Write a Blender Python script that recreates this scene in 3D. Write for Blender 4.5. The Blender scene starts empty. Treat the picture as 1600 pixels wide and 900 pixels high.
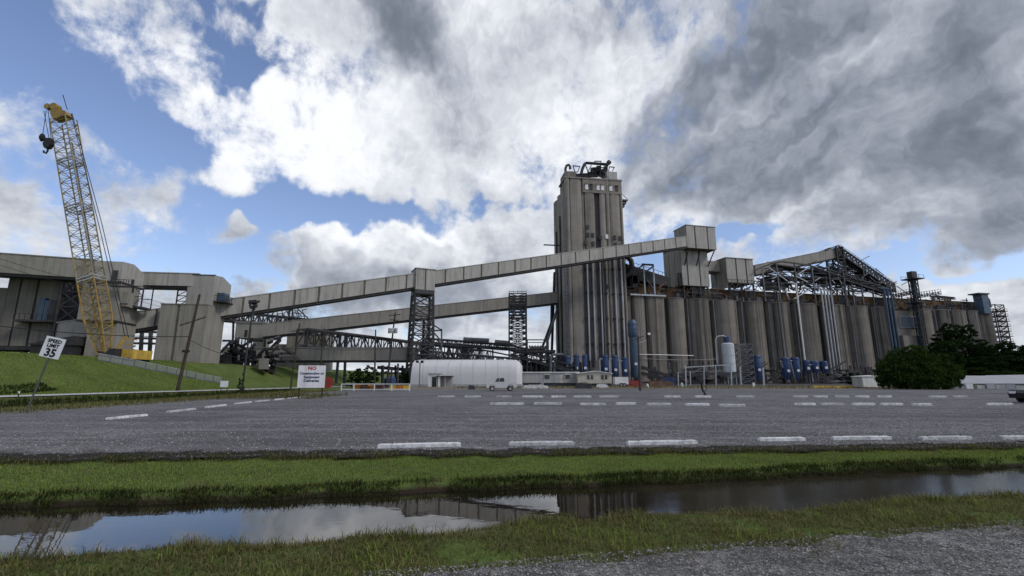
import bpy, math, random
import numpy as np
from mathutils import Vector, Matrix, noise as mnoise

random.seed(7)
SC = bpy.context.scene
COL = SC.collection
R = math.radians

# ------------------------------------------------------------------ camera
CAM_H, FOC = 1.55, 730.0
PITCH = math.atan(142 / 730)
cam = bpy.data.cameras.new('camera')
cam.sensor_width = 36.0
cam.lens = FOC / 1600 * 36
cam.clip_start, cam.clip_end = 0.1, 20000
camo = bpy.data.objects.new('camera', cam)
COL.objects.link(camo)
camo.location = (0, 0, CAM_H)
camo.rotation_euler = (R(90) + PITCH, 0, 0)
SC.camera = camo
cp, sp = math.cos(PITCH), math.sin(PITCH)


def ray(px, py):
    u, v = (px - 800) / FOC, (450 - py) / FOC
    return Vector((u, cp - v * sp, sp + v * cp))


def P(px, py, Y):                      # point seen at a photo pixel, at a chosen distance
    d = ray(px, py)
    k = Y / d.y
    return Vector((d.x * k, Y, CAM_H + d.z * k))


def G(px, py, z=0.0):                  # point of the level ground seen at a photo pixel
    d = ray(px, py)
    k = (z - CAM_H) / d.z
    return Vector((d.x * k, d.y * k, z))


# ------------------------------------------------------------------ exposure, world, sun
SC.view_settings.view_transform = 'Standard'
SC.view_settings.look = 'None'
SC.view_settings.gamma = 1
SC.view_settings.exposure = 0.2
SC.view_settings.use_curve_mapping = False
SC.cycles.max_bounces = 4
SC.cycles.diffuse_bounces = 2
SC.cycles.glossy_bounces = 2
SC.cycles.use_adaptive_sampling = True
SC.cycles.adaptive_threshold = .02
SC.cycles.use_denoising = True
SC.cycles.transparent_max_bounces = 12
SUN_EL, SUN_AZ = R(44), R(112)         # high on the right, behind thin cloud

world = bpy.data.worlds.new('World')
SC.world = world
world.use_nodes = True
WN, WL = world.node_tree.nodes, world.node_tree.links
WN.clear()
world.cycles.sampling_method = 'NONE'


def wn(t, **kw):
    n = WN.new(t)
    for k, v in kw.items():
        setattr(n, k, v)
    return n


def wset(sock, v):
    if hasattr(v, 'is_linked') or isinstance(v, bpy.types.NodeSocket):
        WL.new(v, sock)
    else:
        sock.default_value = v


def wmath(op, a, b=0.0, c=0.0, clamp=False):
    n = wn('ShaderNodeMath', operation=op, use_clamp=clamp)
    wset(n.inputs[0], a)
    wset(n.inputs[1], b)
    wset(n.inputs[2], c)
    return n.outputs[0]


def wvec(op, a, b=(0, 0, 0)):
    n = wn('ShaderNodeVectorMath', operation=op)
    wset(n.inputs[0], a)
    wset(n.inputs[1], b)
    return n.outputs['Value'] if op == 'DOT_PRODUCT' else n.outputs[0]


def wnoise(vec, scale, detail, rough=.55, dist=0.0, col=False):
    n = wn('ShaderNodeTexNoise', noise_dimensions='2D')
    wset(n.inputs['Vector'], vec)
    n.inputs['Scale'].default_value = scale
    n.inputs['Detail'].default_value = detail
    n.inputs['Roughness'].default_value = rough
    n.inputs['Distortion'].default_value = dist
    return n.outputs['Color'] if col else n.outputs['Fac']


def wrange(v, a, b, c, d, smooth=True):
    n = wn('ShaderNodeMapRange', interpolation_type='SMOOTHSTEP' if smooth else 'LINEAR')
    wset(n.inputs[0], v)
    for i, x in enumerate((a, b, c, d)):
        n.inputs[i + 1].default_value = x
    return n.outputs[0]


def wmix(f, a, b):
    n = wn('ShaderNodeMix', data_type='RGBA')
    wset(n.inputs[0], f)
    wset(n.inputs[6], a)
    wset(n.inputs[7], b)
    return n.outputs[2]


sky = wn('ShaderNodeTexSky', sky_type='NISHITA', sun_disc=False)
sky.sun_elevation, sky.sun_rotation = SUN_EL, SUN_AZ
sky.altitude, sky.air_density, sky.dust_density, sky.ozone_density = 0, 1.0, 0.6, 1.6
SKY_STRENGTH = 0.13
tc = wn('ShaderNodeTexCoord')
gen = tc.outputs['Generated']
sx = wn('ShaderNodeSeparateXYZ')
WL.new(gen, sx.inputs[0])
dx, dy, dz = sx.outputs
az = wmath('ARCTAN2', dx, dy)
el = wmath('ARCSINE', dz)
cmb = wn('ShaderNodeCombineXYZ')
WL.new(az, cmb.inputs[0])
WL.new(el, cmb.inputs[1])
AE = cmb.outputs[0]
# cloud sheet: the direction meets a layer overhead
den = wmath('ADD', wmath('MAXIMUM', dz, 0.0), 0.16)
pl = wn('ShaderNodeCombineXYZ')
WL.new(wmath('DIVIDE', dx, den), pl.inputs[0])
WL.new(wmath('DIVIDE', dy, den), pl.inputs[1])
PL = pl.outputs[0]
warp = wvec('MULTIPLY', wvec('SUBTRACT', wnoise(AE, 4.2, 4, .62, col=True), (.5, .5, .5)), (.34, .26, 0))
AEW = wvec('ADD', AE, warp)


def sky_at(px, py):
    d = ray(px, py).normalized()
    return math.atan2(d.x, d.y), math.asin(d.z)


def blobs(rows):
    acc = None
    for px, py, rx, ry, amp in rows:
        a, e = sky_at(px, py)
        v = wvec('SUBTRACT', AEW, (a, e, 0))
        k = math.cos(a) ** 2
        v = wvec('MULTIPLY', v, (FOC / rx / max(k, .45), FOC / ry / max(math.cos(a), .6), 0))
        g = wmath('POWER', .3679, wvec('DOT_PRODUCT', v, v))
        acc = wmath('MULTIPLY', g, amp) if acc is None else wmath('MULTIPLY_ADD', g, amp, acc)
    return acc


# where cloud is (+) and where blue shows (-)
cover = blobs([
    (20, 60, 150, 110, -.62), (190, 190, 75, 60, -.34), (255, 250, 60, 45, -.40), (150, 250, 60, 60, -.2),
    (385, 105, 55, 36, -.42), (400, 20, 40, 22, -.30), (320, 100, 40, 30, -.2),
    (420, 335, 110, 24, -.52), (570, 345, 90, 26, -.50), (300, 330, 60, 30, -.26), (745, 330, 60, 14, -.48),
    (280, 395, 90, 26, -.24), (400, 400, 60, 30, -.18),
    (1180, 392, 95, 13, -.55), (1500, 432, 150, 15, -.55), (1560, 405, 70, 12, -.3), (930, 345, 60, 20, -.12),
    (330, 200, 150, 90, .22), (620, 250, 240, 75, .25), (60, 330, 130, 70, .14), (620, 400, 150, 34, .40),
    (1250, 180, 420, 190, .40), (1000, 350, 200, 36, .16), (1560, 480, 200, 28, .36), (560, 470, 200, 60, .22),
    (380, 365, 26, 18, .42), (800, 420, 90, 70, .3), (700, 60, 230, 120, .3),
    (300, 560, 500, 40, .35), (1100, 560, 600, 50, .35),
    (905, 120, 110, 90, .34), (1560, 120, 200, 260, .3)])
big = wnoise(PL, 1.15, 5, .56, .25)
fine = wnoise(AE, 11.0, 8, .66, .15)
dens = wmath('ADD', wmath('MULTIPLY_ADD', wmath('SUBTRACT', big, .5), 1.0, .56), cover)
dens = wmath('MULTIPLY_ADD', wmath('SUBTRACT', fine, .5), .95, dens)
alpha = wrange(dens, .36, .72, 0, 1)
# how thick (dark) the cloud is
dark = blobs([
    (610, 35, 100, 60, .50), (650, 110, 60, 50, .25), (950, 5, 130, 40, .45), (1400, 150, 350, 250, .27),
    (1150, 120, 190, 150, .34), (1250, 270, 220, 80, .30), (1560, 290, 180, 110, .22), (1050, 250, 110, 60, .22),
    (700, 215, 90, 36, .22), (80, 300, 160, 60, .18), (640, 480, 260, 45, .26), (1480, 370, 170, 40, .16),
    (1590, 140, 170, 260, .26), (560, 455, 330, 60, .16), (820, 330, 90, 60, .14), (330, 470, 200, 50, .12),
    (1330, 70, 120, 26, -.20), (480, 200, 190, 100, -.28), (760, 250, 120, 60, -.16), (620, 380, 130, 30, -.22),
    (300, 130, 160, 90, -.14), (1560, 470, 120, 22, -.05)])
soft = wnoise(PL, 1.9, 4, .55, .3)
fold = wnoise(AEW, 9.0, 6, .6, .2)
thick = wmath('MULTIPLY_ADD', wmath('SUBTRACT', soft, .5), .62, wmath('ADD', dark, .22))
thick = wmath('MULTIPLY_ADD', wmath('SUBTRACT', fold, .5), .50, thick)
mott = wnoise(AE, 30.0, 5, .62, .3)
thick = wmath('MULTIPLY_ADD', wmath('SUBTRACT', mott, .5), .20, thick)
sk = wn('ShaderNodeCombineXYZ')
WL.new(wmath('MULTIPLY', wvec('DOT_PRODUCT', AEW, (.80, .60, 0)), 2.2), sk.inputs[0])
WL.new(wmath('MULTIPLY', wvec('DOT_PRODUCT', AEW, (-.60, .80, 0)), 9.0), sk.inputs[1])
streak = wnoise(sk.outputs[0], 1.0, 4, .5, .1)
right = blobs([(1250, 180, 440, 260, 1.0)])
thick = wmath('MULTIPLY_ADD', wmath('SUBTRACT', streak, .5), right, thick)
cr = wn('ShaderNodeValToRGB')
WL.new(thick, cr.inputs[0])
e = cr.color_ramp.elements
e[0].position, e[0].color = 0.0, (.86, .875, .905, 1)
e[1].position, e[1].color = 1.0, (.115, .136, .172, 1)
for pos, c in ((.25, (.60, .63, .685, 1)), (.5, (.335, .365, .425, 1)), (.75, (.185, .212, .262, 1))):
    n_ = e.new(pos)
    n_.color = c
skyc = wn('ShaderNodeVectorMath', operation='SCALE')
WL.new(wvec('MULTIPLY', sky.outputs[0], (1.06, 1.0, 1.08)), skyc.inputs[0])
skyc.inputs[3].default_value = SKY_STRENGTH
mixed = wmix(alpha, skyc.outputs[0], cr.outputs[0])
bg = wn('ShaderNodeBackground')
WL.new(mixed, bg.inputs[0])
bg.inputs[1].default_value = 1.0
wo = wn('ShaderNodeOutputWorld')
WL.new(bg.outputs[0], wo.inputs[0])

sun = bpy.data.lights.new('sun', 'SUN')
sun.energy, sun.angle, sun.color = 1.5, R(10), (1.0, .95, .88)
suno = bpy.data.objects.new('sun', sun)
COL.objects.link(suno)
sd = Vector((math.sin(SUN_AZ) * math.cos(SUN_EL), math.cos(SUN_AZ) * math.cos(SUN_EL), math.sin(SUN_EL)))
suno.rotation_euler = (-sd).to_track_quat('-Z', 'Y').to_euler()

# ------------------------------------------------------------------ materials
MATS = {}


class NT:
    def __init__(s, name):
        s.m = bpy.data.materials.new(name)
        s.m.use_nodes = True
        s.t = s.m.node_tree
        s.t.nodes.clear()
        s.out = s.n('ShaderNodeOutputMaterial')
        s.b = s.n('ShaderNodeBsdfPrincipled')
        s.l(s.b.outputs[0], s.out.inputs[0])
        s.co = s.n('ShaderNodeTexCoord')
        s.geo = s.n('ShaderNodeNewGeometry')
        s.oi = s.n('ShaderNodeObjectInfo')

    def n(s, t, **kw):
        x = s.t.nodes.new(t)
        for k, v in kw.items():
            setattr(x, k, v)
        return x

    def l(s, a, b):
        s.t.links.new(a, b)

    def set(s, sock, v):
        if isinstance(v, bpy.types.NodeSocket):
            s.l(v, sock)
        else:
            sock.default_value = v

    def pos(s, scale=(1, 1, 1)):
        mp = s.n('ShaderNodeMapping')
        s.l(s.geo.outputs['Position'], mp.inputs[0])
        mp.inputs['Scale'].default_value = scale
        return mp.outputs[0]

    def noise(s, vec, scale=1, detail=4, rough=.55, dist=0):
        x = s.n('ShaderNodeTexNoise')
        s.set(x.inputs['Vector'], vec)
        x.inputs['Scale'].default_value = scale
        x.inputs['Detail'].default_value = detail
        x.inputs['Roughness'].default_value = rough
        x.inputs['Distortion'].default_value = dist
        return x.outputs['Fac']

    def vor(s, vec, scale=1):
        x = s.n('ShaderNodeTexVoronoi')
        s.set(x.inputs['Vector'], vec)
        x.inputs['Scale'].default_value = scale
        return x

    def rng(s, v, a, b, c, d):
        x = s.n('ShaderNodeMapRange')
        s.set(x.inputs[0], v)
        for i, q in enumerate((a, b, c, d)):
            x.inputs[i + 1].default_value = q
        return x.outputs[0]

    def math(s, op, a, b=0.0):
        x = s.n('ShaderNodeMath', operation=op)
        s.set(x.inputs[0], a)
        s.set(x.inputs[1], b)
        return x.outputs[0]

    def mix(s, f, a, b, mode='MIX'):
        x = s.n('ShaderNodeMix', data_type='RGBA', blend_type=mode)
        s.set(x.inputs[0], f)
        s.set(x.inputs[6], a if isinstance(a, bpy.types.NodeSocket) else (*a, 1))
        s.set(x.inputs[7], b if isinstance(b, bpy.types.NodeSocket) else (*b, 1))
        return x.outputs[2]

    def ramp(s, v, stops):
        x = s.n('ShaderNodeValToRGB')
        s.set(x.inputs[0], v)
        el = x.color_ramp.elements
        el[0].position, el[0].color = stops[0][0], (*stops[0][1], 1)
        el[1].position, el[1].color = stops[-1][0], (*stops[-1][1], 1)
        for p_, c_ in stops[1:-1]:
            q = el.new(p_)
            q.color = (*c_, 1)
        return x.outputs[0]

    def bump(s, h, strength=.3, dist=.1):
        x = s.n('ShaderNodeBump')
        x.inputs['Strength'].default_value = strength
        x.inputs['Distance'].default_value = dist
        s.l(h, x.inputs['Height'])
        s.l(x.outputs[0], s.b.inputs['Normal'])

    def done(s, col, rough=.8, metal=0.0, spec=.3):
        s.set(s.b.inputs['Base Color'], col if isinstance(col, bpy.types.NodeSocket) else (*col, 1))
        s.set(s.b.inputs['Roughness'], rough)
        s.b.inputs['Metallic'].default_value = metal
        s.b.inputs['Specular IOR Level'].default_value = spec
        return s.m


def simple(name, c, rough=.7, metal=0.0, var=.25, scale=.6, dirt=None, spec=.3, objvar=.12):
    t = NT(name)
    n = t.noise(t.pos(), scale, 6, .6)
    dk = tuple(x * (1 - var) for x in c)
    lt = tuple(min(1, x * (1 + var)) for x in c)
    col = t.ramp(n, [(.3, dk), (.7, lt)])
    if dirt:
        d = t.noise(t.pos((1.3, 1.3, .12)), 1.0, 6, .65)
        col = t.mix(t.rng(d, .48, .72, 0, .75), col, dirt)
    v = t.rng(t.oi.outputs['Random'], 0, 1, 1 - objvar, 1 + objvar)
    vm = t.n('ShaderNodeVectorMath', operation='SCALE')
    t.l(col, vm.inputs[0])
    t.l(v, vm.inputs[3])
    MATS[name] = t.done(vm.outputs[0], rough, metal, spec)
    return MATS[name]


def concrete(name, base, streak, amt=.85, lo=.46, hi=.68):
    t = NT(name)
    n = t.noise(t.pos(), .25, 7, .6)
    col = t.ramp(n, [(.28, tuple(x * .74 for x in base)), (.5, base), (.75, tuple(x * 1.2 for x in base))])
    # pour lines, then rain streaks running down
    band = t.noise(t.pos((.02, .02, 1.6)), 1.0, 3, .7)
    col = t.mix(t.rng(band, .5, .7, 0, .22), col, tuple(x * .55 for x in base))
    s1 = t.noise(t.pos((.62, .62, .010)), 1.0, 8, .70)
    s2 = t.noise(t.pos((.22, .22, .004)), 1.0, 4, .6)
    st = t.math('ADD', t.math('MULTIPLY', s1, .55), t.math('MULTIPLY', s2, .45))
    st = t.math('ADD', st, t.rng(t.oi.outputs['Random'], 0, 1, -.04, .05))
    col = t.mix(t.rng(st, lo, hi, 0, amt), col, streak)
    pale = t.noise(t.pos((1.4, 1.4, .01)), 1.0, 5, .6)
    col = t.mix(t.rng(pale, .6, .74, 0, .38), col, tuple(min(1, x * 1.55) for x in base))
    patch = t.noise(t.pos((.12, .12, .09)), 1.0, 5, .6, .5)
    col = t.mix(t.rng(patch, .56, .66, 0, .35), col, tuple(x * .6 for x in base))
    vsc = t.n('ShaderNodeVectorMath', operation='SCALE')
    t.l(col, vsc.inputs[0])
    t.l(t.rng(t.oi.outputs['Random'], 0, 1, .82, 1.16), vsc.inputs[3])
    col = vsc.outputs[0]
    t.bump(t.noise(t.pos((1, 1, 1)), 2.5, 6), .35, .06)
    MATS[name] = t.done(col, .9, 0, .2)


concrete('tower_concrete', (.245, .222, .196), (.07, .063, .058), .7, .47, .68)
concrete('silo_concrete', (.205, .186, .162), (.024, .023, .022), .92, .455, .575)
concrete('annex_concrete', (.19, .175, .155), (.04, .038, .036), .8, .45, .65)
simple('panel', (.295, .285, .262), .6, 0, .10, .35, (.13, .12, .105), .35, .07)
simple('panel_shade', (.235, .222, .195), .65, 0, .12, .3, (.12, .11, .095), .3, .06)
simple('panel_seam', (.105, .09, .072), .8, 0, .25, .6)
simple('dark_steel', (.030, .031, .036), .6, .1, .4, .8, (.055, .04, .03), .35, .3)
simple('grey_steel', (.105, .11, .125), .55, .2, .3, .6, (.06, .05, .045), .4, .3)
simple('pale_steel', (.36, .375, .40), .45, .3, .15, .6, (.16, .14, .12), .5, .1)
simple('blue_paint', (.016, .042, .125), .45, 0, .25, .8, (.03, .035, .05), .4, .25)
simple('blue_grey_paint', (.040, .075, .125), .5, 0, .25, .6, (.05, .055, .06), .4, .1)
simple('rust_cladding', (.105, .062, .028), .9, 0, .5, .35, (.04, .03, .024), .15, .35)
simple('crane_yellow', (.27, .175, .035), .5, 0, .22, 1.2, (.18, .10, .04), .4, .1)
simple('crane_lattice', (.24, .195, .10), .55, 0, .25, 1.2, (.10, .075, .05), .4, .1)
simple('white_paint', (.62, .62, .61), .55, 0, .08, .5, (.40, .39, .36), .35, .05)
simple('fabric_white', (.50, .495, .505), .6, 0, .05, .25, (.44, .43, .42), .35, .02)
simple('cream_siding', (.46, .43, .36), .6, 0, .08, .5, (.28, .25, .2), .3, .05)
simple('grey_siding', (.33, .33, .32), .6, 0, .08, .5, (.2, .19, .18), .3, .05)
simple('stop_concrete', (.47, .47, .475), .9, 0, .38, 9.0, (.13, .125, .12), .15, .2)
simple('timber_pole', (.045, .034, .026), .9, 0, .4, 2.0, None, .2, .2)
simple('black_rubber', (.012, .012, .013), .8, 0, .2, 2)
simple('black_wire', (.012, .012, .014), .6, 0, .1, 1)
simple('red_paint', (.20, .022, .016), .5, 0, .2, 1)
simple('orange_paint', (.42, .15, .02), .6, 0, .3, .9, (.15, .08, .04))
simple('yellow_paint', (.50, .33, .05), .6, 0, .3, .9, (.2, .13, .06))
simple('green_paint', (.03, .14, .07), .55, 0, .2, 1)
simple('sign_white', (.66, .66, .68), .5, 0, .05, 2, (.5, .48, .45), .4, 0)
simple('text_black', (.012, .012, .015), .6, 0, .05, 2, None, .2, 0)
simple('text_red', (.36, .02, .03), .6, 0, .05, 2, None, .2, 0)
simple('text_navy', (.015, .022, .09), .6, 0, .05, 2, None, .2, 0)
simple('rusty_junk', (.12, .075, .05), .9, 0, .5, 1.0, (.05, .05, .05), .2, .4)
simple('tank_white', (.47, .50, .52), .5, 0, .08, .5, (.3, .3, .3), .4, .02)
simple('car_white', (.46, .46, .46), .3, 0, .03, 1, None, .5, 0)
simple('car_black', (.010, .011, .013), .25, 0, .05, 1, None, .5, 0)
simple('path_concrete', (.36, .36, .36), .9, 0, .2, 1.2, (.24, .235, .22), .2, 0)
simple('stone', (.20, .195, .195), .9, 0, .55, 60, None, .2, 0)
simple('bark', (.05, .04, .03), .95, 0, .4, 3, None, .1, .2)
simple('tarp', (.27, .275, .30), .7, 0, .1, .5, (.3, .3, .31), .3, .05)
t = NT('glass')
MATS['glass'] = t.done((.02, .025, .03), .08, 0, .6)


def foliage(name, dark, light, trans=.35):
    t = NT(name)
    r = t.geo.outputs['Random Per Island']
    n = t.noise(t.pos(), .9, 3, .6)
    f = t.math('ADD', t.math('MULTIPLY', r, .6), t.math('MULTIPLY', n, .5))
    col = t.ramp(f, [(.2, dark), (.85, light)])
    d = t.n('ShaderNodeBsdfDiffuse')
    tr = t.n('ShaderNodeBsdfTranslucent')
    t.l(col, d.inputs[0])
    t.l(col, tr.inputs[0])
    mx = t.n('ShaderNodeMixShader')
    mx.inputs[0].default_value = trans
    t.l(d.outputs[0], mx.inputs[1])
    t.l(tr.outputs[0], mx.inputs[2])
    t.l(mx.outputs[0], t.out.inputs[0])
    MATS[name] = t.m


foliage('leaf_dark', (.008, .018, .007), (.028, .054, .016))
foliage('leaf_mid', (.014, .038, .010), (.055, .11, .025))
foliage('leaf_bush', (.009, .021, .006), (.045, .076, .018))
foliage('grass_near', (.042, .048, .018), (.185, .172, .070))
foliage('grass_lush', (.075, .110, .022), (.225, .285, .068))
foliage('grass_dry', (.045, .046, .018), (.25, .21, .10))
foliage('grass_dark', (.012, .020, .007), (.050, .066, .020))

# ground: soil and grass by height and place (turf, mud in the ditch)
t = NT('ground')
n1 = t.noise(t.pos(), .35, 8, .62)
n2 = t.noise(t.pos(), 9, 5, .6)
turf = t.ramp(n1, [(.25, (.058, .076, .020)), (.5, (.092, .132, .032)), (.75, (.140, .165, .050))])
turf = t.mix(t.rng(n2, .35, .7, 0, .6), turf, (.034, .062, .012))
bare = t.noise(t.pos(), 1.3, 7, .7)
turf = t.mix(t.rng(bare, .52, .66, 0, .75), turf, (.095, .074, .046))
dry = t.noise(t.pos((1, 1, 1)), .08, 5, .6)
turf = t.mix(t.rng(dry, .55, .75, 0, .35), turf, (.14, .12, .05))
sxyz = t.n('ShaderNodeSeparateXYZ')
t.l(t.geo.outputs['Position'], sxyz.inputs[0])
mud = t.rng(t.math('ADD', sxyz.outputs[2], t.math('MULTIPLY', t.math('SUBTRACT', n2, .5), .08)), -.085, -.035, 1, 0)
col = t.mix(mud, turf, (.028, .020, .014))
t.bump(t.math('ADD', n2, t.noise(t.pos(), 30, 4)), .6, .08)
MATS['ground'] = t.done(col, .95, 0, .1)


def gravel(name, base, pale, fine=55.0, tint=(.10, .085, .06), lanes=False):
    t = NT(name)
    v = t.vor(t.pos(), fine)
    v2 = t.vor(t.pos(), fine * .37)
    g = t.n('ShaderNodeSeparateColor')
    t.l(v.outputs['Color'], g.inputs[0])
    g2 = t.n('ShaderNodeSeparateColor')
    t.l(v2.outputs['Color'], g2.inputs[0])
    w = t.noise(t.pos(), .22, 7, .6, .4)
    mid = t.noise(t.pos(), fine * .19, 8, .8)
    mid2 = t.noise(t.pos((.6, 1, 1)), fine * .045, 7, .72)
    m = t.math('ADD', t.math('MULTIPLY', g.outputs[0], .6), t.math('MULTIPLY', g2.outputs[0], .4))
    col = t.ramp(m, [(.15, tuple(x * .5 for x in base)), (.5, base), (.88, pale)])
    col = t.mix(t.rng(w, .4, .66, 0, .75), col, tuple(x * .5 for x in base))
    w2 = t.noise(t.pos((.16, 1.3, 1)), .55, 7, .68, .6)
    col = t.mix(t.rng(w2, .52, .68, 0, .55), col, pale)
    w4 = t.noise(t.pos((.10, .9, 1)), .8, 5, .6, .8)
    col = t.mix(t.rng(w4, .56, .70, 0, .6), col, tuple(x * .42 for x in base))
    col = t.mix(t.rng(mid, .51, .60, 0, .7), col, tuple(x * .40 for x in base))
    col = t.mix(t.rng(mid, .47, .38, 0, .6), col, tuple(x * 1.15 for x in pale))
    col = t.mix(t.rng(mid2, .53, .63, 0, .6), col, tuple(x * .42 for x in base))
    col = t.mix(t.rng(mid2, .45, .36, 0, .45), col, pale)
    w3 = t.noise(t.pos(), .13, 5, .6)
    col = t.mix(t.rng(w3, .58, .75, 0, .45), col, tint)
    if lanes:                              # damp patches and worn wheel tracks
        wv = t.n('ShaderNodeTexWave', wave_type='BANDS', bands_direction='Y')
        t.l(t.pos((.25, 1, 1)), wv.inputs['Vector'])
        for k_, v_ in (('Scale', .16), ('Distortion', 5.0), ('Detail', 4.0), ('Detail Scale', 1.2)):
            wv.inputs[k_].default_value = v_
        col = t.mix(t.rng(wv.outputs['Fac'], .72, .95, 0, .26), col, tuple(x * 1.02 for x in pale))
        dp = t.noise(t.pos((.35, 1, 1)), .16, 6, .62, .7)
        col = t.mix(t.rng(dp, .50, .62, 0, .55), col, tuple(x * .40 for x in base))
    t.bump(t.math('ADD', v.outputs['Distance'], v2.outputs['Distance']), .8, .02)
    MATS[name] = t.done(col, .9, 0, .25)


gravel('lot_gravel', (.112, .109, .115), (.23, .225, .232), 42, (.085, .080, .076), True)
gravel('road_gravel', (.105, .103, .102), (.33, .32, .31), 75, (.085, .07, .055))
gravel('yard_dirt', (.15, .125, .085), (.27, .235, .17), 6, (.08, .085, .035))
t = NT('soil')
su = t.n('ShaderNodeSeparateXYZ')
t.l(t.co.outputs['UV'], su.inputs[0])
edge = t.math('ABSOLUTE', t.math('SUBTRACT', t.math('MULTIPLY', su.outputs[1], 2.0), 1.0))
nz = t.math('ADD', t.math('MULTIPLY', t.noise(t.pos(), 1.6, 6, .7), 2.6), t.math('MULTIPLY', t.noise(t.pos(), 18, 4, .7), 1.8))
al = t.rng(t.math('SUBTRACT', nz, edge), 1.38, 1.75, 0, 1)
t.l(al, t.b.inputs['Alpha'])
t.bump(t.noise(t.pos(), 14, 6, .7), .8, .06)
MATS['soil'] = t.done(t.ramp(t.noise(t.pos(), 9, 6, .7), [(.3, (.013, .011, .009)), (.7, (.045, .038, .032))]), .95, 0, .1)
gravel('plant_yard', (.06, .056, .052), (.14, .13, .12), 3, (.09, .075, .05))

# water: still and brown
t = NT('water')
t.bump(t.noise(t.pos((1, 1.6, 1)), 3.0, 3, .5), .012, .05)
t.b.inputs['IOR'].default_value = 1.55
col = t.ramp(t.noise(t.pos(), .8, 5), [(.35, (.009, .007, .005)), (.7, (.018, .014, .009))])
# right-hand reach: darkness painted into the colour, sky reflection cut by lower specular
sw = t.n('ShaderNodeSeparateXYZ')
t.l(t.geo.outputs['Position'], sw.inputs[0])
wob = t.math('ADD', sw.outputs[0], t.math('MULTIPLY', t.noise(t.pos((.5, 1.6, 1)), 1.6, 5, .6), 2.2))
dull_reach = t.rng(wob, 2.2, 3.4, 0, 1.0)
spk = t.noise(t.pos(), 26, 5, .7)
dull_reach = t.math('MULTIPLY', dull_reach, t.rng(spk, .34, .46, .72, 1))
col = t.mix(dull_reach, col, t.ramp(t.noise(t.pos((.6, 1.5, 1)), 5, 6, .7), [(.3, (.013, .011, .007)), (.7, (.030, .026, .016))]))
t.l(t.rng(dull_reach, 0, 1, .5, .12), t.b.inputs['Specular IOR Level'])
MATS['water'] = t.done(col, t.rng(dull_reach, 0, 1, .012, .12), 0, .5)
t.l(t.rng(dull_reach, 0, .95, .5, .02), t.b.inputs['Specular IOR Level'])

# chain link: real openings between wires
t = NT('chain_link')
mp = t.n('ShaderNodeMapping')
t.l(t.co.outputs['UV'], mp.inputs[0])
mp.inputs['Rotation'].default_value = (0, 0, R(45))
ck = t.n('ShaderNodeTexBrick')
t.l(mp.outputs[0], ck.inputs[0])
ck.inputs['Scale'].default_value = 1
ck.offset = 0
ck.inputs['Mortar Size'].default_value = .016
ck.inputs['Brick Width'].default_value = .09
ck.inputs['Row Height'].default_value = .09
t.l(ck.outputs['Fac'], t.b.inputs['Alpha'])
MATS['chain_link'] = t.done((.22, .23, .24), .6, .2, .4)


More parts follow.
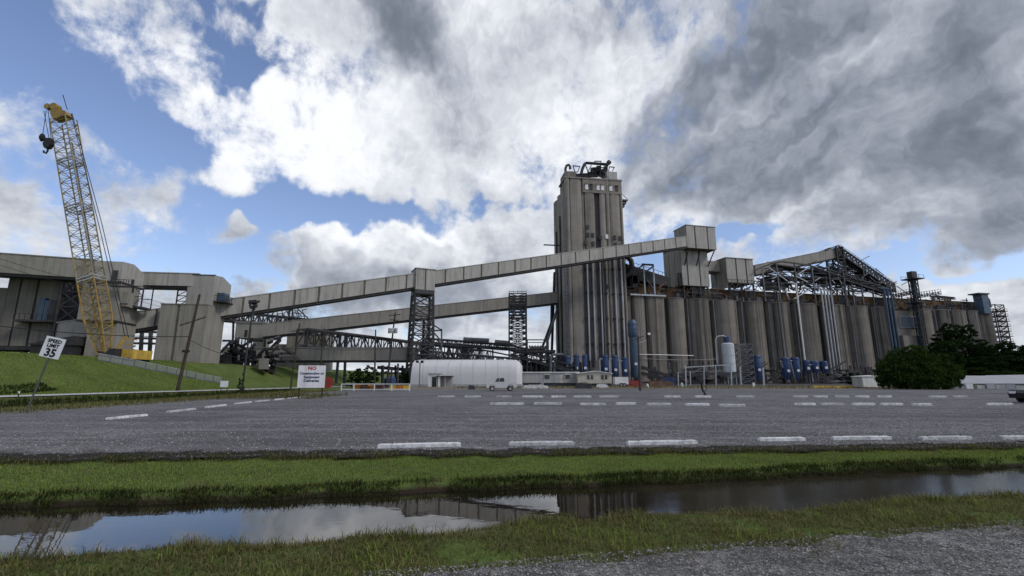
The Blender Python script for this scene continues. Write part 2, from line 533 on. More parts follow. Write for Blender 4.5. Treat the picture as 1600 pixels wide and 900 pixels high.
# ------------------------------------------------------------------ mesh building
class MB:
    def __init__(s):
        s.v, s.f = [], []

    def add(s, vs, fs):
        b = len(s.v)
        s.v += [tuple(x) for x in vs]
        s.f += [tuple(i + b for i in f) for f in fs]
        return s

    def box(s, x0, x1, y0, y1, z0, z1):
        return s.add([(x0, y0, z0), (x1, y0, z0), (x1, y1, z0), (x0, y1, z0), (x0, y0, z1), (x1, y0, z1), (x1, y1, z1), (x0, y1, z1)],
                     [(3, 2, 1, 0), (4, 5, 6, 7), (0, 1, 5, 4), (1, 2, 6, 5), (2, 3, 7, 6), (3, 0, 4, 7)])

    def prism(s, pts, z0, z1, ztops=None):
        n = len(pts)
        zt = ztops or [z1] * n
        vs = [(p[0], p[1], z0) for p in pts] + [(p[0], p[1], zt[i]) for i, p in enumerate(pts)]
        fs = [tuple(reversed(range(n))), tuple(range(n, 2 * n))]
        fs += [(i, (i + 1) % n, n + (i + 1) % n, n + i) for i in range(n)]
        return s.add(vs, fs)

    def bar(s, a, b, w, h=None):
        a, b = Vector(a), Vector(b)
        h = h or w
        d = b - a
        if d.length < 1e-6:
            return s
        d.normalize()
        up = Vector((0, 0, 1)) if abs(d.z) < .95 else Vector((0, 1, 0))
        x = d.cross(up).normalized() * (w / 2)
        y = x.cross(d).normalized() * (h / 2)
        vs = [a - x - y, a + x - y, a + x + y, a - x + y, b - x - y, b + x - y, b + x + y, b - x + y]
        return s.add(vs, [(3, 2, 1, 0), (4, 5, 6, 7), (0, 1, 5, 4), (1, 2, 6, 5), (2, 3, 7, 6), (3, 0, 4, 7)])

    def tube(s, pts, r, n=8, r2=None, cap=True):
        pts = [Vector(p) for p in pts]
        m = len(pts)
        rs = [r + ((r2 if r2 is not None else r) - r) * i / max(1, m - 1) for i in range(m)]
        vs, fs = [], []
        prev = None
        for i, p in enumerate(pts):
            d = (pts[min(i + 1, m - 1)] - pts[max(i - 1, 0)]).normalized()
            if prev is None:
                ref = Vector((0, 0, 1)) if abs(d.z) < .9 else Vector((1, 0, 0))
                x = d.cross(ref).normalized()
            else:
                x = (prev - d * prev.dot(d)).normalized()
            prev = x
            y = d.cross(x)
            for k in range(n):
                a = 2 * math.pi * k / n
                vs.append(p + (x * math.cos(a) + y * math.sin(a)) * rs[i])
        for i in range(m - 1):
            for k in range(n):
                k2 = (k + 1) % n
                fs.append((i * n + k, i * n + k2, (i + 1) * n + k2, (i + 1) * n + k))
        if cap:
            fs += [tuple(reversed(range(n))), tuple(range((m - 1) * n, m * n))]
        return s.add(vs, fs)

    def lathe(s, cx, cy, prof, n=20):
        vs = [(cx + r * math.cos(2 * math.pi * k / n), cy + r * math.sin(2 * math.pi * k / n), z) for r, z in prof for k in range(n)]
        fs = []
        for i in range(len(prof) - 1):
            for k in range(n):
                k2 = (k + 1) % n
                fs.append((i * n + k, i * n + k2, (i + 1) * n + k2, (i + 1) * n + k))
        fs += [tuple(reversed(range(n))), tuple(range((len(prof) - 1) * n, len(prof) * n))]
        return s.add(vs, fs)

    def quad(s, a, b, c, d):
        return s.add([a, b, c, d], [(0, 1, 2, 3)])

    def mesh(s, name, smooth=False):
        me = bpy.data.meshes.new(name)
        me.from_pydata(s.v, [], s.f)
        if smooth:
            me.shade_smooth()
            me.set_sharp_from_angle(angle=R(35))
        me.validate()
        me.update()
        return me


def link(name, me, mat, parent=None, loc=None):
    o = bpy.data.objects.new(name, me)
    COL.objects.link(o)
    if mat and not me.materials:
        me.materials.append(MATS[mat])
    if parent:
        o.parent = parent
    if loc is not None:
        o.location = loc
    return o


def structure(name, me, mat, loc=None):
    o = link(name, me, mat, None, loc)
    o['kind'] = 'structure'
    return o


class T:
    """a thing: an Empty at its base that parents its parts"""

    def __init__(s, name, label, cat, loc, rz=0.0, group=None):
        s.o = bpy.data.objects.new(name, None)
        s.o.empty_display_size = .3
        COL.objects.link(s.o)
        s.o.location = loc
        s.o.rotation_euler = (0, 0, rz)
        s.o['label'], s.o['category'] = label, cat
        if group:
            s.o['group'] = group
        s.inv = (Matrix.Translation(Vector(loc)) @ Matrix.Rotation(rz, 4, 'Z')).inverted()

    def part(s, name, mb, mat, parent=None, world=False, stuff=False, label=None, smooth=False):
        if world:
            mb.v = [tuple(s.inv @ Vector(v)) for v in mb.v]
        o = link(name, mb.mesh(name, smooth), mat, parent or s.o)
        if stuff:
            o['kind'] = 'stuff'
        if label:
            o['label'] = label
        return o

    def copies(s, name, mb, mat, offs, parent=None, world=False):
        if world:
            mb.v = [tuple(s.inv @ Vector(v)) for v in mb.v]
        me = mb.mesh(name)
        return [link(name, me, mat, parent or s.o, Vector(q)) for q in offs]


def tag(o, label, cat, group=None):
    o['label'], o['category'] = label, cat
    if group:
        o['group'] = group
    return o


def text_mesh(txt, size):
    cu = bpy.data.curves.new('lettering', 'FONT')
    cu.body, cu.size, cu.align_x, cu.extrude = txt, size, 'CENTER', .004
    cu.resolution_u = 2
    cu.offset = size * .035
    o = bpy.data.objects.new('lettering', cu)
    COL.objects.link(o)
    dg = bpy.context.evaluated_depsgraph_get()
    me = bpy.data.meshes.new_from_object(o.evaluated_get(dg))
    bpy.data.objects.remove(o)
    me.transform(Matrix.Rotation(R(90), 4, 'X'))
    me.materials.clear()
    return me


# ------------------------------------------------------------------ terrain
WATER_Z = -.12


def near_line(x):
    return 5.80 + (.245 if x < 0 else .185) * x + .10 * math.sin(x * 1.3) + .05 * math.sin(x * 3.7 + 1)


def far_line(x):
    return 7.58 + (.155 if x < 0 else .20) * x + .07 * math.sin(x * .9 + 2) + .04 * math.sin(x * 4.1)


def sstep(t):
    t = min(1, max(0, t))
    return t * t * (3 - 2 * t)


def gz(x, y):
    z = 0.0
    if x < -46.5:
        z += 4.65 * sstep((-46.5 - x) / 14.0)
        q = (x + 50.2 + .06 * (y - 50)) / 1.3
        z -= .75 * math.exp(-q * q) * sstep((y - 30) / 4) * sstep((55 - y) / 8)
    if -40 < x < -22:
        z -= .55 * math.exp(-((x + 30.5 + .03 * (y - 30)) / 1.3) ** 2) * sstep((y - 12) / 5) * sstep((66 - y) / 10)
    if -25 < x < 30 and -2 < y < 18:
        a, b = y - near_line(x), far_line(x) - y
        da = WATER_Z - .6 * a if a > 0 else WATER_Z * sstep(1 + a / .45)
        db = WATER_Z - .7 * b if b > 0 else WATER_Z * sstep(1 + b / .2)
        z += max(-.5, max(da, db)) if (a > 0 and b > 0) else (da if a <= 0 else db)
        z += .022 * mnoise.noise(Vector((x * 1.1, y * 1.1, 0))) + .012 * mnoise.noise(Vector((x * 3.7, y * 3.7, 4)))
    return z


def axis(segs):
    out = []
    for a, b, st in segs:
        n = max(1, int(round((b - a) / st)))
        out += [a + (b - a) * i / n for i in range(n)]
    return out + [segs[-1][1]]


xs = axis([(-4000, -400, 900), (-400, -70, 55), (-70, -28, 1.0), (-28, -14, 1.0), (-14, 16, .16), (16, 30, 1.2), (30, 400, 40), (400, 4000, 900)])
ys = axis([(-400, -10, 130), (-10, 2, 3), (2, 15, .12), (15, 70, 1.4), (70, 400, 22), (400, 6000, 700)])
vs = [(x, y, gz(x, y)) for y in ys for x in xs]
nx = len(xs)
fs = [(j * nx + i, j * nx + i + 1, (j + 1) * nx + i + 1, (j + 1) * nx + i) for j in range(len(ys) - 1) for i in range(nx - 1)]
mb = MB().add(vs, fs)
structure('ground', mb.mesh('ground', True), 'ground')


def strip_sheet(name, edge_a, edge_b, mat, z=.006, follow=False, uv=False):
    """sheet between two polylines of equal length"""
    m = MB()
    vs = []
    for a, b in zip(edge_a, edge_b):
        for p in (a, b):
            vs.append((p[0], p[1], (gz(p[0], p[1]) if follow else 0) + z))
    m.add(vs, [(2 * i, 2 * i + 2, 2 * i + 3, 2 * i + 1) for i in range(len(edge_a) - 1)])
    me = m.mesh(name)
    if uv:
        lay = me.uv_layers.new()
        for li, lp in enumerate(me.loops):
            lay.data[li].uv = (lp.vertex_index // 2 * .1, lp.vertex_index % 2)
    return structure(name, me, mat)


def jag(x, s=1.0, k=0.0):
    return s * (mnoise.noise(Vector((x * 1.7, k, 0))) * .22 + mnoise.noise(Vector((x * 6.0, k + 9, 0))) * .07)


def lot_near(x):
    if x < -6:
        return 9.7 + (x + 6) * .13 + jag(x)
    return min(9.7 + (x + 6) * .085, 11.6) + jag(x)


lx = [-24 + .2 * i for i in range(0, 271)] + [31 + 5 * i for i in range(25)]
strip_sheet('parking_lot', [(x, lot_near(x)) for x in lx], [(x + (.0 if x > -20 else 0), 76 + jag(x * .1, 3)) for x in lx], 'lot_gravel', .028)
rx = [-3 + .12 * i for i in range(126)] + [13 + i * 2 for i in range(10)]
strip_sheet('gravel_road', [(x, -3) for x in rx], [(x, 4.22 + .21 * x + jag(x, .9, 4)) for x in rx], 'road_gravel', .030)
strip_sheet('soil_edge', [(x, lot_near(x) - .42) for x in lx[:200]], [(x, lot_near(x) + .78 + max(0, -x - 2) * .05) for x in lx[:200]], 'soil', .040, uv=True)
strip_sheet('dirt_verge', [(x, 75.5 + jag(x * .2, 2)) for x in range(-22, 140, 2)], [(x, 96 + jag(x * .2, 4)) for x in range(-22, 140, 2)], 'yard_dirt', .018)
strip_sheet('plant_yard', [(x, 95.5) for x in range(-40, 300, 10)], [(x, 330) for x in range(-40, 300, 10)], 'plant_yard', .012)
pp = [(-46.5, 20), (-45.5, 30), (-44.6, 42), (-43.2, 52), (-40.5, 64), (-37.8, 78), (-34, 96)]
pa, pb = [], []
for i in range(len(pp) - 1):
    for k in range(6):
        f_ = k / 6
        x, y = pp[i][0] + (pp[i + 1][0] - pp[i][0]) * f_, pp[i][1] + (pp[i + 1][1] - pp[i][1]) * f_
        pa.append((x - 1.3, y))
        pb.append((x + 3.4, y))
strip_sheet('levee_path', pa, pb, 'path_concrete', .09)
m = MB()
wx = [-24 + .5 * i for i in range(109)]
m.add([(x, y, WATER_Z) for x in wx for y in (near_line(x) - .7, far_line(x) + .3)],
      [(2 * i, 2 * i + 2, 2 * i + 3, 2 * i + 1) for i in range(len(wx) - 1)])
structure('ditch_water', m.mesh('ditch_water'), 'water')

# ------------------------------------------------------------------ generic plant pieces
def gallery(name, label, p0, p1, w, h, plen, cat='conveyor', mat='panel', seam='panel_seam', gap=.42, drop=.45, roof=True, toward=None):
    """enclosed conveyor gallery from p0 to p1 (bottom centre line), clad in panels"""
    p0, p1 = Vector(p0), Vector(p1)
    L = (p1 - p0).length
    a = (p1 - p0) / L
    nrm = Vector((a.y, -a.x, 0)).normalized()
    if nrm.y > 0:
        nrm = -nrm
    up = Vector((0, 0, 1))
    t = T(name, label, cat, p0)

    def slab(s0, s1, n0, n1, z0, z1):
        q = MB()
        vs = [a * s + nrm * n + up * z for z in (z0, z1) for s, n in ((s0, n0), (s1, n0), (s1, n1), (s0, n1))]
        return q.add(vs, [(3, 2, 1, 0), (4, 5, 6, 7), (0, 1, 5, 4), (1, 2, 6, 5), (2, 3, 7, 6), (3, 0, 4, 7)])
    t.part('core', slab(0, L, -w / 2, w / 2, 0, h), seam)
    if roof:
        t.part('roof', slab(-.1, L + .1, -w / 2 - .22, w / 2 + .22, h + .01, h + .2), mat)
    t.part('floor_beam', slab(.05, L - .05, -w / 2 + .2, w / 2 - .2, -drop, -.01), 'dark_steel')
    n = max(1, round(L / plen))
    step = L / n
    for side in (1, -1):
        m_ = slab(gap / 2, step - gap / 2, side * w / 2, side * (w / 2 + .13), .04, h - .02)
        t.copies('side_panel', m_, mat, [a * (step * k) for k in range(n)])
    return t


def lattice(t, cx, cy, w, d, z0, z1, nseg, post=.4, brace=.2, rz=0.0, taper=1.0, mat='dark_steel', world=True, skipx=False):
    """braced four-leg steel tower added to thing t"""
    c_, s_ = math.cos(rz), math.sin(rz)

    def q(i, z):
        f = 1 + (taper - 1) * (z - z0) / (z1 - z0)
        sx_, sy_ = ((-1, -1), (1, -1), (1, 1), (-1, 1))[i]
        x, y = sx_ * w / 2 * f, sy_ * d / 2 * f
        return Vector((cx + x * c_ - y * s_, cy + x * s_ + y * c_, z))
    for i in range(4):
        t.part('leg', MB().bar(q(i, z0), q(i, z1), post), mat, world=world)
    br, rg = MB(), MB()
    for k in range(nseg):
        za, zb = z0 + (z1 - z0) * k / nseg, z0 + (z1 - z0) * (k + 1) / nseg
        for i in range(4):
            j = (i + 1) % 4
            rg.bar(q(i, zb), q(j, zb), brace * 1.25)
            if not skipx:
                br.bar(q(i, za), q(j, zb), brace)
                br.bar(q(j, za), q(i, zb), brace)
    t.part('girt', rg, mat, world=world, stuff=True)
    if not skipx:
        t.part('bracing', br, mat, world=world, stuff=True)
    return q


def truss(t, p0, p1, w, h, n, chord=.35, brace=.2, deck=True, mat='dark_steel', rail=False, deckmat='grey_steel'):
    p0, p1 = Vector(p0), Vector(p1)
    L = (p1 - p0).length
    a = (p1 - p0) / L
    nr = Vector((a.y, -a.x, 0)).normalized()
    up = Vector((0, 0, 1))

    def q(s, side, top):
        return p0 + a * s + nr * (side * w / 2) + up * (h if top else 0)
    for side in (-1, 1):
        for top in (0, 1):
            t.part('chord', MB().bar(q(0, side, top), q(L, side, top), chord), mat, world=True)
    b = MB()
    for k in range(n):
        s0, s1 = L * k / n, L * (k + 1) / n
        for side in (-1, 1):
            b.bar(q(s0, side, 0), q(s0, side, 1), brace)
            b.bar(q(s0, side, k % 2), q(s1, side, 1 - k % 2), brace)
        b.bar(q(s0, -1, 1), q(s0, 1, 1), brace)
        b.bar(q(s0, -1, 0), q(s0, 1, 0), brace)
        b.bar(q(s0, -1, 1), q(s1, 1, 1), brace * .8)
    for side in (-1, 1):
        b.bar(q(L, side, 0), q(L, side, 1), brace)
    t.part('bracing', b, mat, world=True, stuff=True)
    if deck:
        m_ = MB()
        for z0 in (.35,):
            vs = [p0 + a * s + nr * sd * w * .36 + up * z for z in (z0, z0 + .35) for s, sd in ((0, 1), (L, 1), (L, -1), (0, -1))]
            m_.add(vs, [(3, 2, 1, 0), (4, 5, 6, 7), (0, 1, 5, 4), (1, 2, 6, 5), (2, 3, 7, 6), (3, 0, 4, 7)])
        t.part('belt_deck', m_, deckmat, world=True)
    if rail:
        m_ = MB()
        for side in (-1, 1):
            m_.bar(q(0, side, 1) + up * 1.0, q(L, side, 1) + up * 1.0, .1)
            for k in range(n + 1):
                m_.bar(q(L * k / n, side, 1), q(L * k / n, side, 1) + up * 1.0, .09)
        t.part('handrail', m_, 'grey_steel', world=True, stuff=True)


# ------------------------------------------------------------------ the silo row
ROW_A = Vector((38.5, 150, 0))
ROW_ANG = R(13.38)
RD = Vector((math.cos(ROW_ANG), math.sin(ROW_ANG), 0))
RN = Vector((-math.sin(ROW_ANG), math.cos(ROW_ANG), 0))


def row(s, t_, z=0.0):
    return ROW_A + RD * s + RN * t_ + Vector((0, 0, z))


def rpx(px, py, t_=0.0):
    """row coordinates (s, z) of a photo pixel on the plane t_ metres behind the silo fronts"""
    d = ray(px, py)
    o = Vector((0, 0, CAM_H)) - ROW_A
    k = (t_ - o.dot(RN)) / d.dot(RN)
    p = o + d * k
    return p.dot(RD), p.z


SILO_TOP = 28.3
edges = [(13.2, 21.6, 'short pale silo just right of the square twin-bay silo'),
         (21.4, 31.8, 'pale grey silo directly under the tall two-storey transfer house'),
         (31.8, 42.9, 'silo behind the white upright tank and stair tower'),
         (42.9, 54.0, 'dark streaked silo right of the white upright tank'),
         (54.0, 65.2, 'silo behind the pair of leaning blue filters'),
         (65.2, 77.4, 'silo crossed by the single bright downpipe'),
         (77.6, 89.9, 'silo just right of the four parallel downpipes'),
         (89.9, 99.9, 'silo behind the small white box by the bush'),
         (99.9, 108.8, 'silo touching the left side of the flat grey annex'),
         (121.6, 130.6, 'silo just right of the slim elevator leg tower'),
         (130.6, 140.0, 'broad pale silo above the gap in the tall trees'),
         (140.0, 148.4, 'streaked silo second from the right end duct'),
         (148.4, 153.6, 'narrow silo squeezed beside the blue roof duct'),
         (153.4, 162.8, 'last silo at the right end of the row')]
for s0, s1, lab in edges:
    r_ = (s1 - s0) / 2 - .08
    c0 = row((s0 + s1) / 2, r_)
    t = T('concrete_silo', 'weathered ' + lab, 'silo', c0, 0, 'concrete silos in a row')
    t.part('wall', MB().lathe(0, 0, [(r_, 0), (r_, SILO_TOP - .35)], 48), 'silo_concrete', smooth=True)
    t.part('roof_slab', MB().lathe(0, 0, [(r_ + .12, SILO_TOP - .34), (r_ + .12, SILO_TOP), (r_ - .5, SILO_TOP + .12)], 40), 'annex_concrete', smooth=True)
    t.part('footing', MB().lathe(0, 0, [(r_ + .3, 0), (r_ + .3, .8), (r_ + .05, 1.0)], 40), 'annex_concrete', smooth=True)
    # dark downpipe in the valley beside each silo
    v = MB().tube([RD * (r_ + .02) + RN * (-r_ + 1.2) + Vector((0, 0, z)) for z in (2, SILO_TOP)], .26, 8)
    t.part('downpipe', v, 'grey_steel', smooth=True)

# dark infill walls behind the round fronts
t = T('silo_back_wall', 'dark concrete wall filling the valleys behind the round silos', 'wall', row(13, 6), ROW_ANG)
t.part('wall', MB().box(0, 149.5, 0, 14, 0, SILO_TOP - .6), 'annex_concrete')

# square twin-bay silo beside the tower
t = T('twin_bay_silo', 'square concrete silo with two flat bays and a dark slot beside the tower', 'silo', row(.2, 0), ROW_ANG)
t.part('core', MB().box(-2.5, 12.4, .7, 14, 0, SILO_TOP - .2), 'annex_concrete')
for x0, x1 in ((.3, 5.1), (6.2, 12.3)):
    w_ = x1 - x0
    pts = [(x0 + w_ * (.5 - .5 * math.cos(math.pi * k / 12)), .72 - .55 * math.sin(math.pi * k / 12) ** .5 if 0 < k < 12 else .72) for k in range(13)]
    t.part('bay', MB().prism(pts + [(x1, 1.2), (x0, 1.2)], 0, SILO_TOP), 'silo_concrete')
t.part('slot_pipe', MB().tube([(5.65, .45, 2), (5.65, .45, SILO_TOP)], .3, 8), 'dark_steel', smooth=True)
t.part('roof_beam', MB().box(-.2, 12.6, -.4, .1, SILO_TOP + .02, SILO_TOP + .5), 'pale_steel')
t.part('wall_lamp', MB().box(5.3, 6.2, -.3, .1, 15.5, 16.2), 'white_paint')
t.part('ledge_pipe', MB().tube([(.2, -.8, 9.2), (21, -.8, 9.0)], .13, 6), 'pale_steel')

# flat annex between silos
s_a, z_a = 109.2, SILO_TOP
t = T('grey_annex', 'flat grey concrete annex with a louvred panel between the silos', 'annex', row(109.0, 0), ROW_ANG)
t.part('wall', MB().box(0, 12.4, .2, 13, 0, SILO_TOP - 1.2), 'annex_concrete')
t.part('louvre_frame', MB().box(2.0, 10.4, -.12, .18, 20.5, 25.0), 'grey_siding')
lv = MB().box(2.3, 10.1, -.3, -.13, 20.75, 21.0)
t.copies('louvre', lv, 'blue_grey_paint', [(0, 0, .42 * k) for k in range(10)])
t.part('lower_wall', MB().box(.8, 12, -1.2, .16, 0, 17.5), 'annex_concrete')

# brown roof gallery along the silo tops
s_end, _ = rpx(1557, 475, 4)
t = T('roof_gallery', 'long rust brown gallery standing on the silo tops', 'gallery', row(-2, 4.2, SILO_TOP), ROW_ANG)
GL = 166.0
t.part('core', MB().box(0, GL, .2, 5.2, -.2, 4.2), 'panel_seam')
t.part('roof', MB().box(-.2, GL + .2, -.15, 5.6, 4.22, 4.42), 'rust_cladding')
npan = 46
pm = MB().box(.1, GL / npan - .1, 0, .18, .1, 4.15)
pcol = random.Random(9)
for k in range(npan):
    me_ = pm.mesh('cladding_panel')
    link('cladding_panel', me_, pcol.choice(('rust_cladding', 'rust_cladding', 'panel_seam', 'dark_steel') if k > 9 else ('rust_cladding', 'rust_cladding', 'panel_seam')), t.o, (GL / npan * k, 0, 0))
m = MB()
for k in range(60):
    x = 3 + k * 2.7
    m.bar((x, -2.6, .1), (x, -2.6, 1.1), .08)
m.bar((0, -2.6, 1.1), (GL - 2, -2.6, 1.1), .09)
m.bar((0, -2.6, .6), (GL - 2, -2.6, .6), .07)
t.part('walkway_rail', m, 'dark_steel', stuff=True)
mc, mr = MB(), MB()
rc = random.Random(17)
for k in range(240):
    x = 1 + rc.random() * 160
    y = -2.4 + rc.random() * 2.0
    z = .1 + rc.random() * 4.6
    L_ = .8 + rc.random() * 5
    v = rc.choice(((1, 0, 0), (1, 0, 0), (0, 0, 1), (.8, 0, .6), (.8, 0, -.5)))
    (mc if rc.random() < .6 else mr).bar((x, y, z), (x + v[0] * L_, y, max(.1, z + v[2] * min(L_, 2.6))), .12 + rc.random() * .22)
t.part('roof_pipework', mc, 'dark_steel', stuff=True)
t.part('rusty_pipework', mr, 'rusty_junk', stuff=True)
rd = random.Random(3)
for k in range(70):
    x = 4 + rd.random() * 155
    w_ = .5 + rd.random() * 1.3
    h_ = .5 + rd.random() * 1.4
    t.part('roof_vent', MB().prism([(x, -1.7), (x + w_, -1.7), (x + w_, -.6), (x, -.6)], .05, h_, [h_, h_, h_ * 1.25, h_ * 1.25]), rd.choice(['dark_steel', 'grey_steel', 'rusty_junk']))

# ------------------------------------------------------------------ concrete tower
TW, TD, TH = 19.6, 8.0, 67.4
tl = P(889.5, 590, 145)
T_ANG = R(8)
t = T('concrete_tower', 'tall ribbed concrete elevator tower with pipes and roof machinery', 'tower', (tl.x, 145, 0), T_ANG)
t.part('core', MB().box(.5, TW - .5, 1.0, TD, 0, TH - .6), 'annex_concrete')
t.part('rear_wing', MB().box(.9, TW - .6, TD - .01, 19, 0, TH - 2.6), 'annex_concrete')


def bay(x0, x1, y, depth, z1, z0=0, bulge=.35):
    w_ = x1 - x0
    pts = [(x0 + w_ * k / 10, y - bulge * math.sin(math.pi * k / 10)) for k in range(11)]
    return MB().prism(pts + [(x1, y + depth), (x0, y + depth)], z0, z1)


bays = [(0, 1.5, .0, .25), (1.75, 5.6, .15, .3), (5.75, 6.5, .5, .1), (6.7, 9.9, .15, .25), (11.75, 13.7, .15, .25),
        (13.85, 14.9, -.1, .2), (15.0, 18.7, .15, .25), (18.85, TW, .0, .2)]
for x0, x1, y, bl in bays:
    t.part('wall_rib', bay(x0, x1, y, 1.2, TH - .5, 0, bl), 'tower_concrete', smooth=True)
t.part('recess', MB().box(9.9, 11.75, .9, 1.4, 0, TH - 5), 'dark_steel')
# left side ribs
for y0, y1, zt in ((.9, 2.2, TH - .5), (2.6, 5.0, TH - .8), (5.3, 7.9, TH - 1.2), (8.3, 12.8, TH - 2.7), (13.2, 18.8, TH - 2.9)):
    n_ = 8
    pts = [(.55 - .5 * math.sin(math.pi * k / n_), y0 + (y1 - y0) * k / n_) for k in range(n_ + 1)]
    t.part('side_rib', MB().prism(list(reversed(pts)) + [(1.1, y0), (1.1, y1)], 0, zt), 'tower_concrete', smooth=True)
    pts = [(TW - .55 + .4 * math.sin(math.pi * k / n_), y0 + (y1 - y0) * k / n_) for k in range(n_ + 1)]
    t.part('side_rib', MB().prism(pts + [(TW - 1.1, y1), (TW - 1.1, y0)], 0, zt), 'tower_concrete', smooth=True)
t.part('cornice', MB().box(-.15, TW + .15, -.35, TD, TH - .48, TH), 'tower_concrete')
t.part('frieze', MB().box(6.0, TW - .2, -.18, .9, TH - 5.2, TH - .49), 'tower_concrete')
# windows below the roof and openings above the sloping gallery
for fx in (.375, .455, .575, .655, .80, .905):
    x = fx * TW
    w1 = t.part('window', MB().box(x - .5, x + .5, -.32, -.2, TH - 4.2, TH - 2.3), 'sign_white' if fx not in (.455, .905) else 'dark_steel')
    t.part('hood', MB().box(x - .6, x + .6, -.6, -.2, TH - 2.29, TH - 2.12), 'tower_concrete', parent=w1)
for fx, zz in ((.37, 47.5), (.455, 47.5), (.585, 46.8), (.695, 47.2), (.835, 47.0), (.93, 47.0), (.37, 50.2), (.66, 30.5), (.91, 11.5), (.33, 44.8), (.455, 44.6), (.84, 44.5), (.93, 44.3)):
    x = fx * TW
    w1 = t.part('opening', MB().box(x - .45, x + .45, -.35, .2, zz - .7, zz + .7), 'sign_white' if fx == .695 else 'dark_steel')
# silver downpipes on the lower half
for fx, r_ in ((.335, .27), (.43, .27), (.555, .27), (.80, .27), (.915, .27)):
    x = fx * TW
    t.part('downpipe', MB().tube([(x, -.45, 7), (x, -.45, 41 + fx * 3)], r_, 8), 'pale_steel', smooth=True)
for fx in (.30, .395, .52, .64, .765, .885):
    x = fx * TW
    t.part('dark_slot', MB().box(x - .32, x + .32, -.3, .3, 5, 41 + fx * 3), 'dark_steel')
    t.copies('pipe_bracket', MB().box(x - .45, x + .45, -.75, -.29, 0, .5), 'black_wire', [(0, 0, z) for z in (12, 20, 28, 36)])
# caged ladder strip at the left
m = MB()
for k in range(52):
    m.box(-.95, .25, -.62, -.5, 3 + k * 1.05, 3.16 + k * 1.05)
t.part('ladder_rung', m, 'grey_steel', stuff=True)
t.part('ladder_rail', MB().box(-1.0, -.85, -.6, -.45, 2, 60), 'blue_grey_paint')
t.part('ladder_rail', MB().box(.15, .3, -.6, -.45, 2, 60), 'blue_grey_paint')
t.part('side_conduit', MB().tube([(-.2, 7, 0), (-.2, 7, 56)], .3, 8), 'dark_steel', smooth=True)
t.part('side_conduit', MB().tube([(-.25, 12, 0), (-.25, 12, 52)], .3, 8), 'dark_steel', smooth=True)
t.part('outrigger', MB().bar((-5.5, 9, 46.3), (1, 9, 46.3), .35), 'dark_steel')
# leaning spouts at the left foot
t.part('spout', MB().tube([(-1, 10, 36), (-1.2, 9.5, 24), (-4.5, 9.5, 14), (-4.5, 9.5, 3)], .42, 8), 'grey_steel', smooth=True)
t.part('spout', MB().tube([(-2.2, 12, 30), (-2.6, 12, 20), (-6.5, 12, 10), (-6.5, 12, 3)], .42, 8), 'dark_steel', smooth=True)
t.part('spout', MB().tube([(-.7, 14, 38), (-2.5, 14, 3)], .45, 8), 'dark_steel', smooth=True)
# side platform high on the right
m = MB()
for k in range(3):
    m.box(TW, TW + 2.2 - k * .6, .5, 4, TH - 7.0 - k * 1.1, TH - 6.6 - k * 1.1)
pf = t.part('side_platform', m, 'grey_steel', stuff=True)
m = MB()
m.bar((TW, .6, TH - 9.6), (TW + 2.2, .6, TH - 6.8), .2)
m.bar((TW + 2.2, .6, TH - 6.6), (TW, .6, TH - 4.4), .12)
t.part('bracket', m, 'dark_steel', stuff=True)
t.part('lightning_cable', MB().tube([(TW + .3, 1, 4), (TW + .25, 1, 40), (TW + .3, 1, TH - 8)], .1, 6), 'dark_steel')
# roof machinery
t.part('roof_block', MB().box(.3, 4.0, .6, 7, TH, TH + 2.3), 'annex_concrete')
t.part('penthouse', MB().box(14.9, 18.6, 1.0, 6, TH, TH + 3.3), 'grey_siding')


def rp(px, py, Y):
    return P(px, py, Y)


t.part('vent_duct', MB().tube([rp(908, 272, 148), rp(910, 264, 148), rp(913.3, 256.5, 148), rp(916, 254.6, 148), rp(925, 255.2, 148), rp(950, 257, 148)], .5, 8), 'dark_steel', world=True, smooth=True)
t.part('vent_duct', MB().tube([rp(883.5, 268, 149), rp(883.6, 263, 149), rp(885.5, 258.5, 149), rp(888.5, 257.6, 149), rp(890.5, 259.5, 149), rp(891, 264, 149)], .45, 8), 'dark_steel', world=True, smooth=True)
t.part('vent_duct', MB().tube([rp(943, 272, 150), rp(948, 259, 150), rp(951, 254, 150)], .55, 8), 'dark_steel', world=True, smooth=True)
t.part('vent_cap', MB().tube([rp(950.2, 255.2, 150), rp(952.6, 252.4, 150)], .8, 10), 'dark_steel', world=True)
m = MB()
for a, b in (((895, 259), (906, 260)), ((906, 260), (903, 268)), ((895, 259), (899, 270)), ((899, 270), (903, 268)), ((952, 260.5), (960, 261.5)), ((960, 261.5), (957, 267)), ((951, 268), (952, 260.5)),
             ((929, 252), (939, 252)), ((929, 252), (929, 256)), ((939, 252), (939, 256)), ((915, 258), (920, 272)), ((924, 258), (917, 272)), ((926, 262), (949, 262)), ((926, 262), (926, 277)), ((949, 262), (949, 277)),
             ((938, 256), (938, 277)), ((926, 270), (949, 262)), ((926, 262), (949, 272)), ((930, 267), (944, 267)), ((933, 259), (930, 277)), ((944, 259), (942, 277))):
    m.bar(rp(*a, 149.5), rp(*b, 149.5), .28)
    m.bar(rp(*a, 152.5), rp(*b, 152.5), .2)
t.part('roof_frame', m, 'dark_steel', world=True, stuff=True)
m = MB()
for px, py, w_, h_ in ((929, 268, 2.4, 3.0), (936, 266, 1.6, 3.4), (944, 270, 2.0, 2.4), (913, 273, 3.0, 1.2), (904, 274, 1.8, 1.4), (921, 272, 1.2, 1.8)):
    c0 = rp(px, py, 150)
    m.box(c0.x - w_ / 2, c0.x + w_ / 2, c0.y, c0.y + 1.6, c0.z - h_ / 2, c0.z + h_ / 2)
t.part('roof_fan', m, 'dark_steel', world=True, stuff=True)
m = MB()
for k in range(15):
    x = 4 + k * .8
    m.bar((x, .2, TH), (x, .2, TH + 1.1), .09)
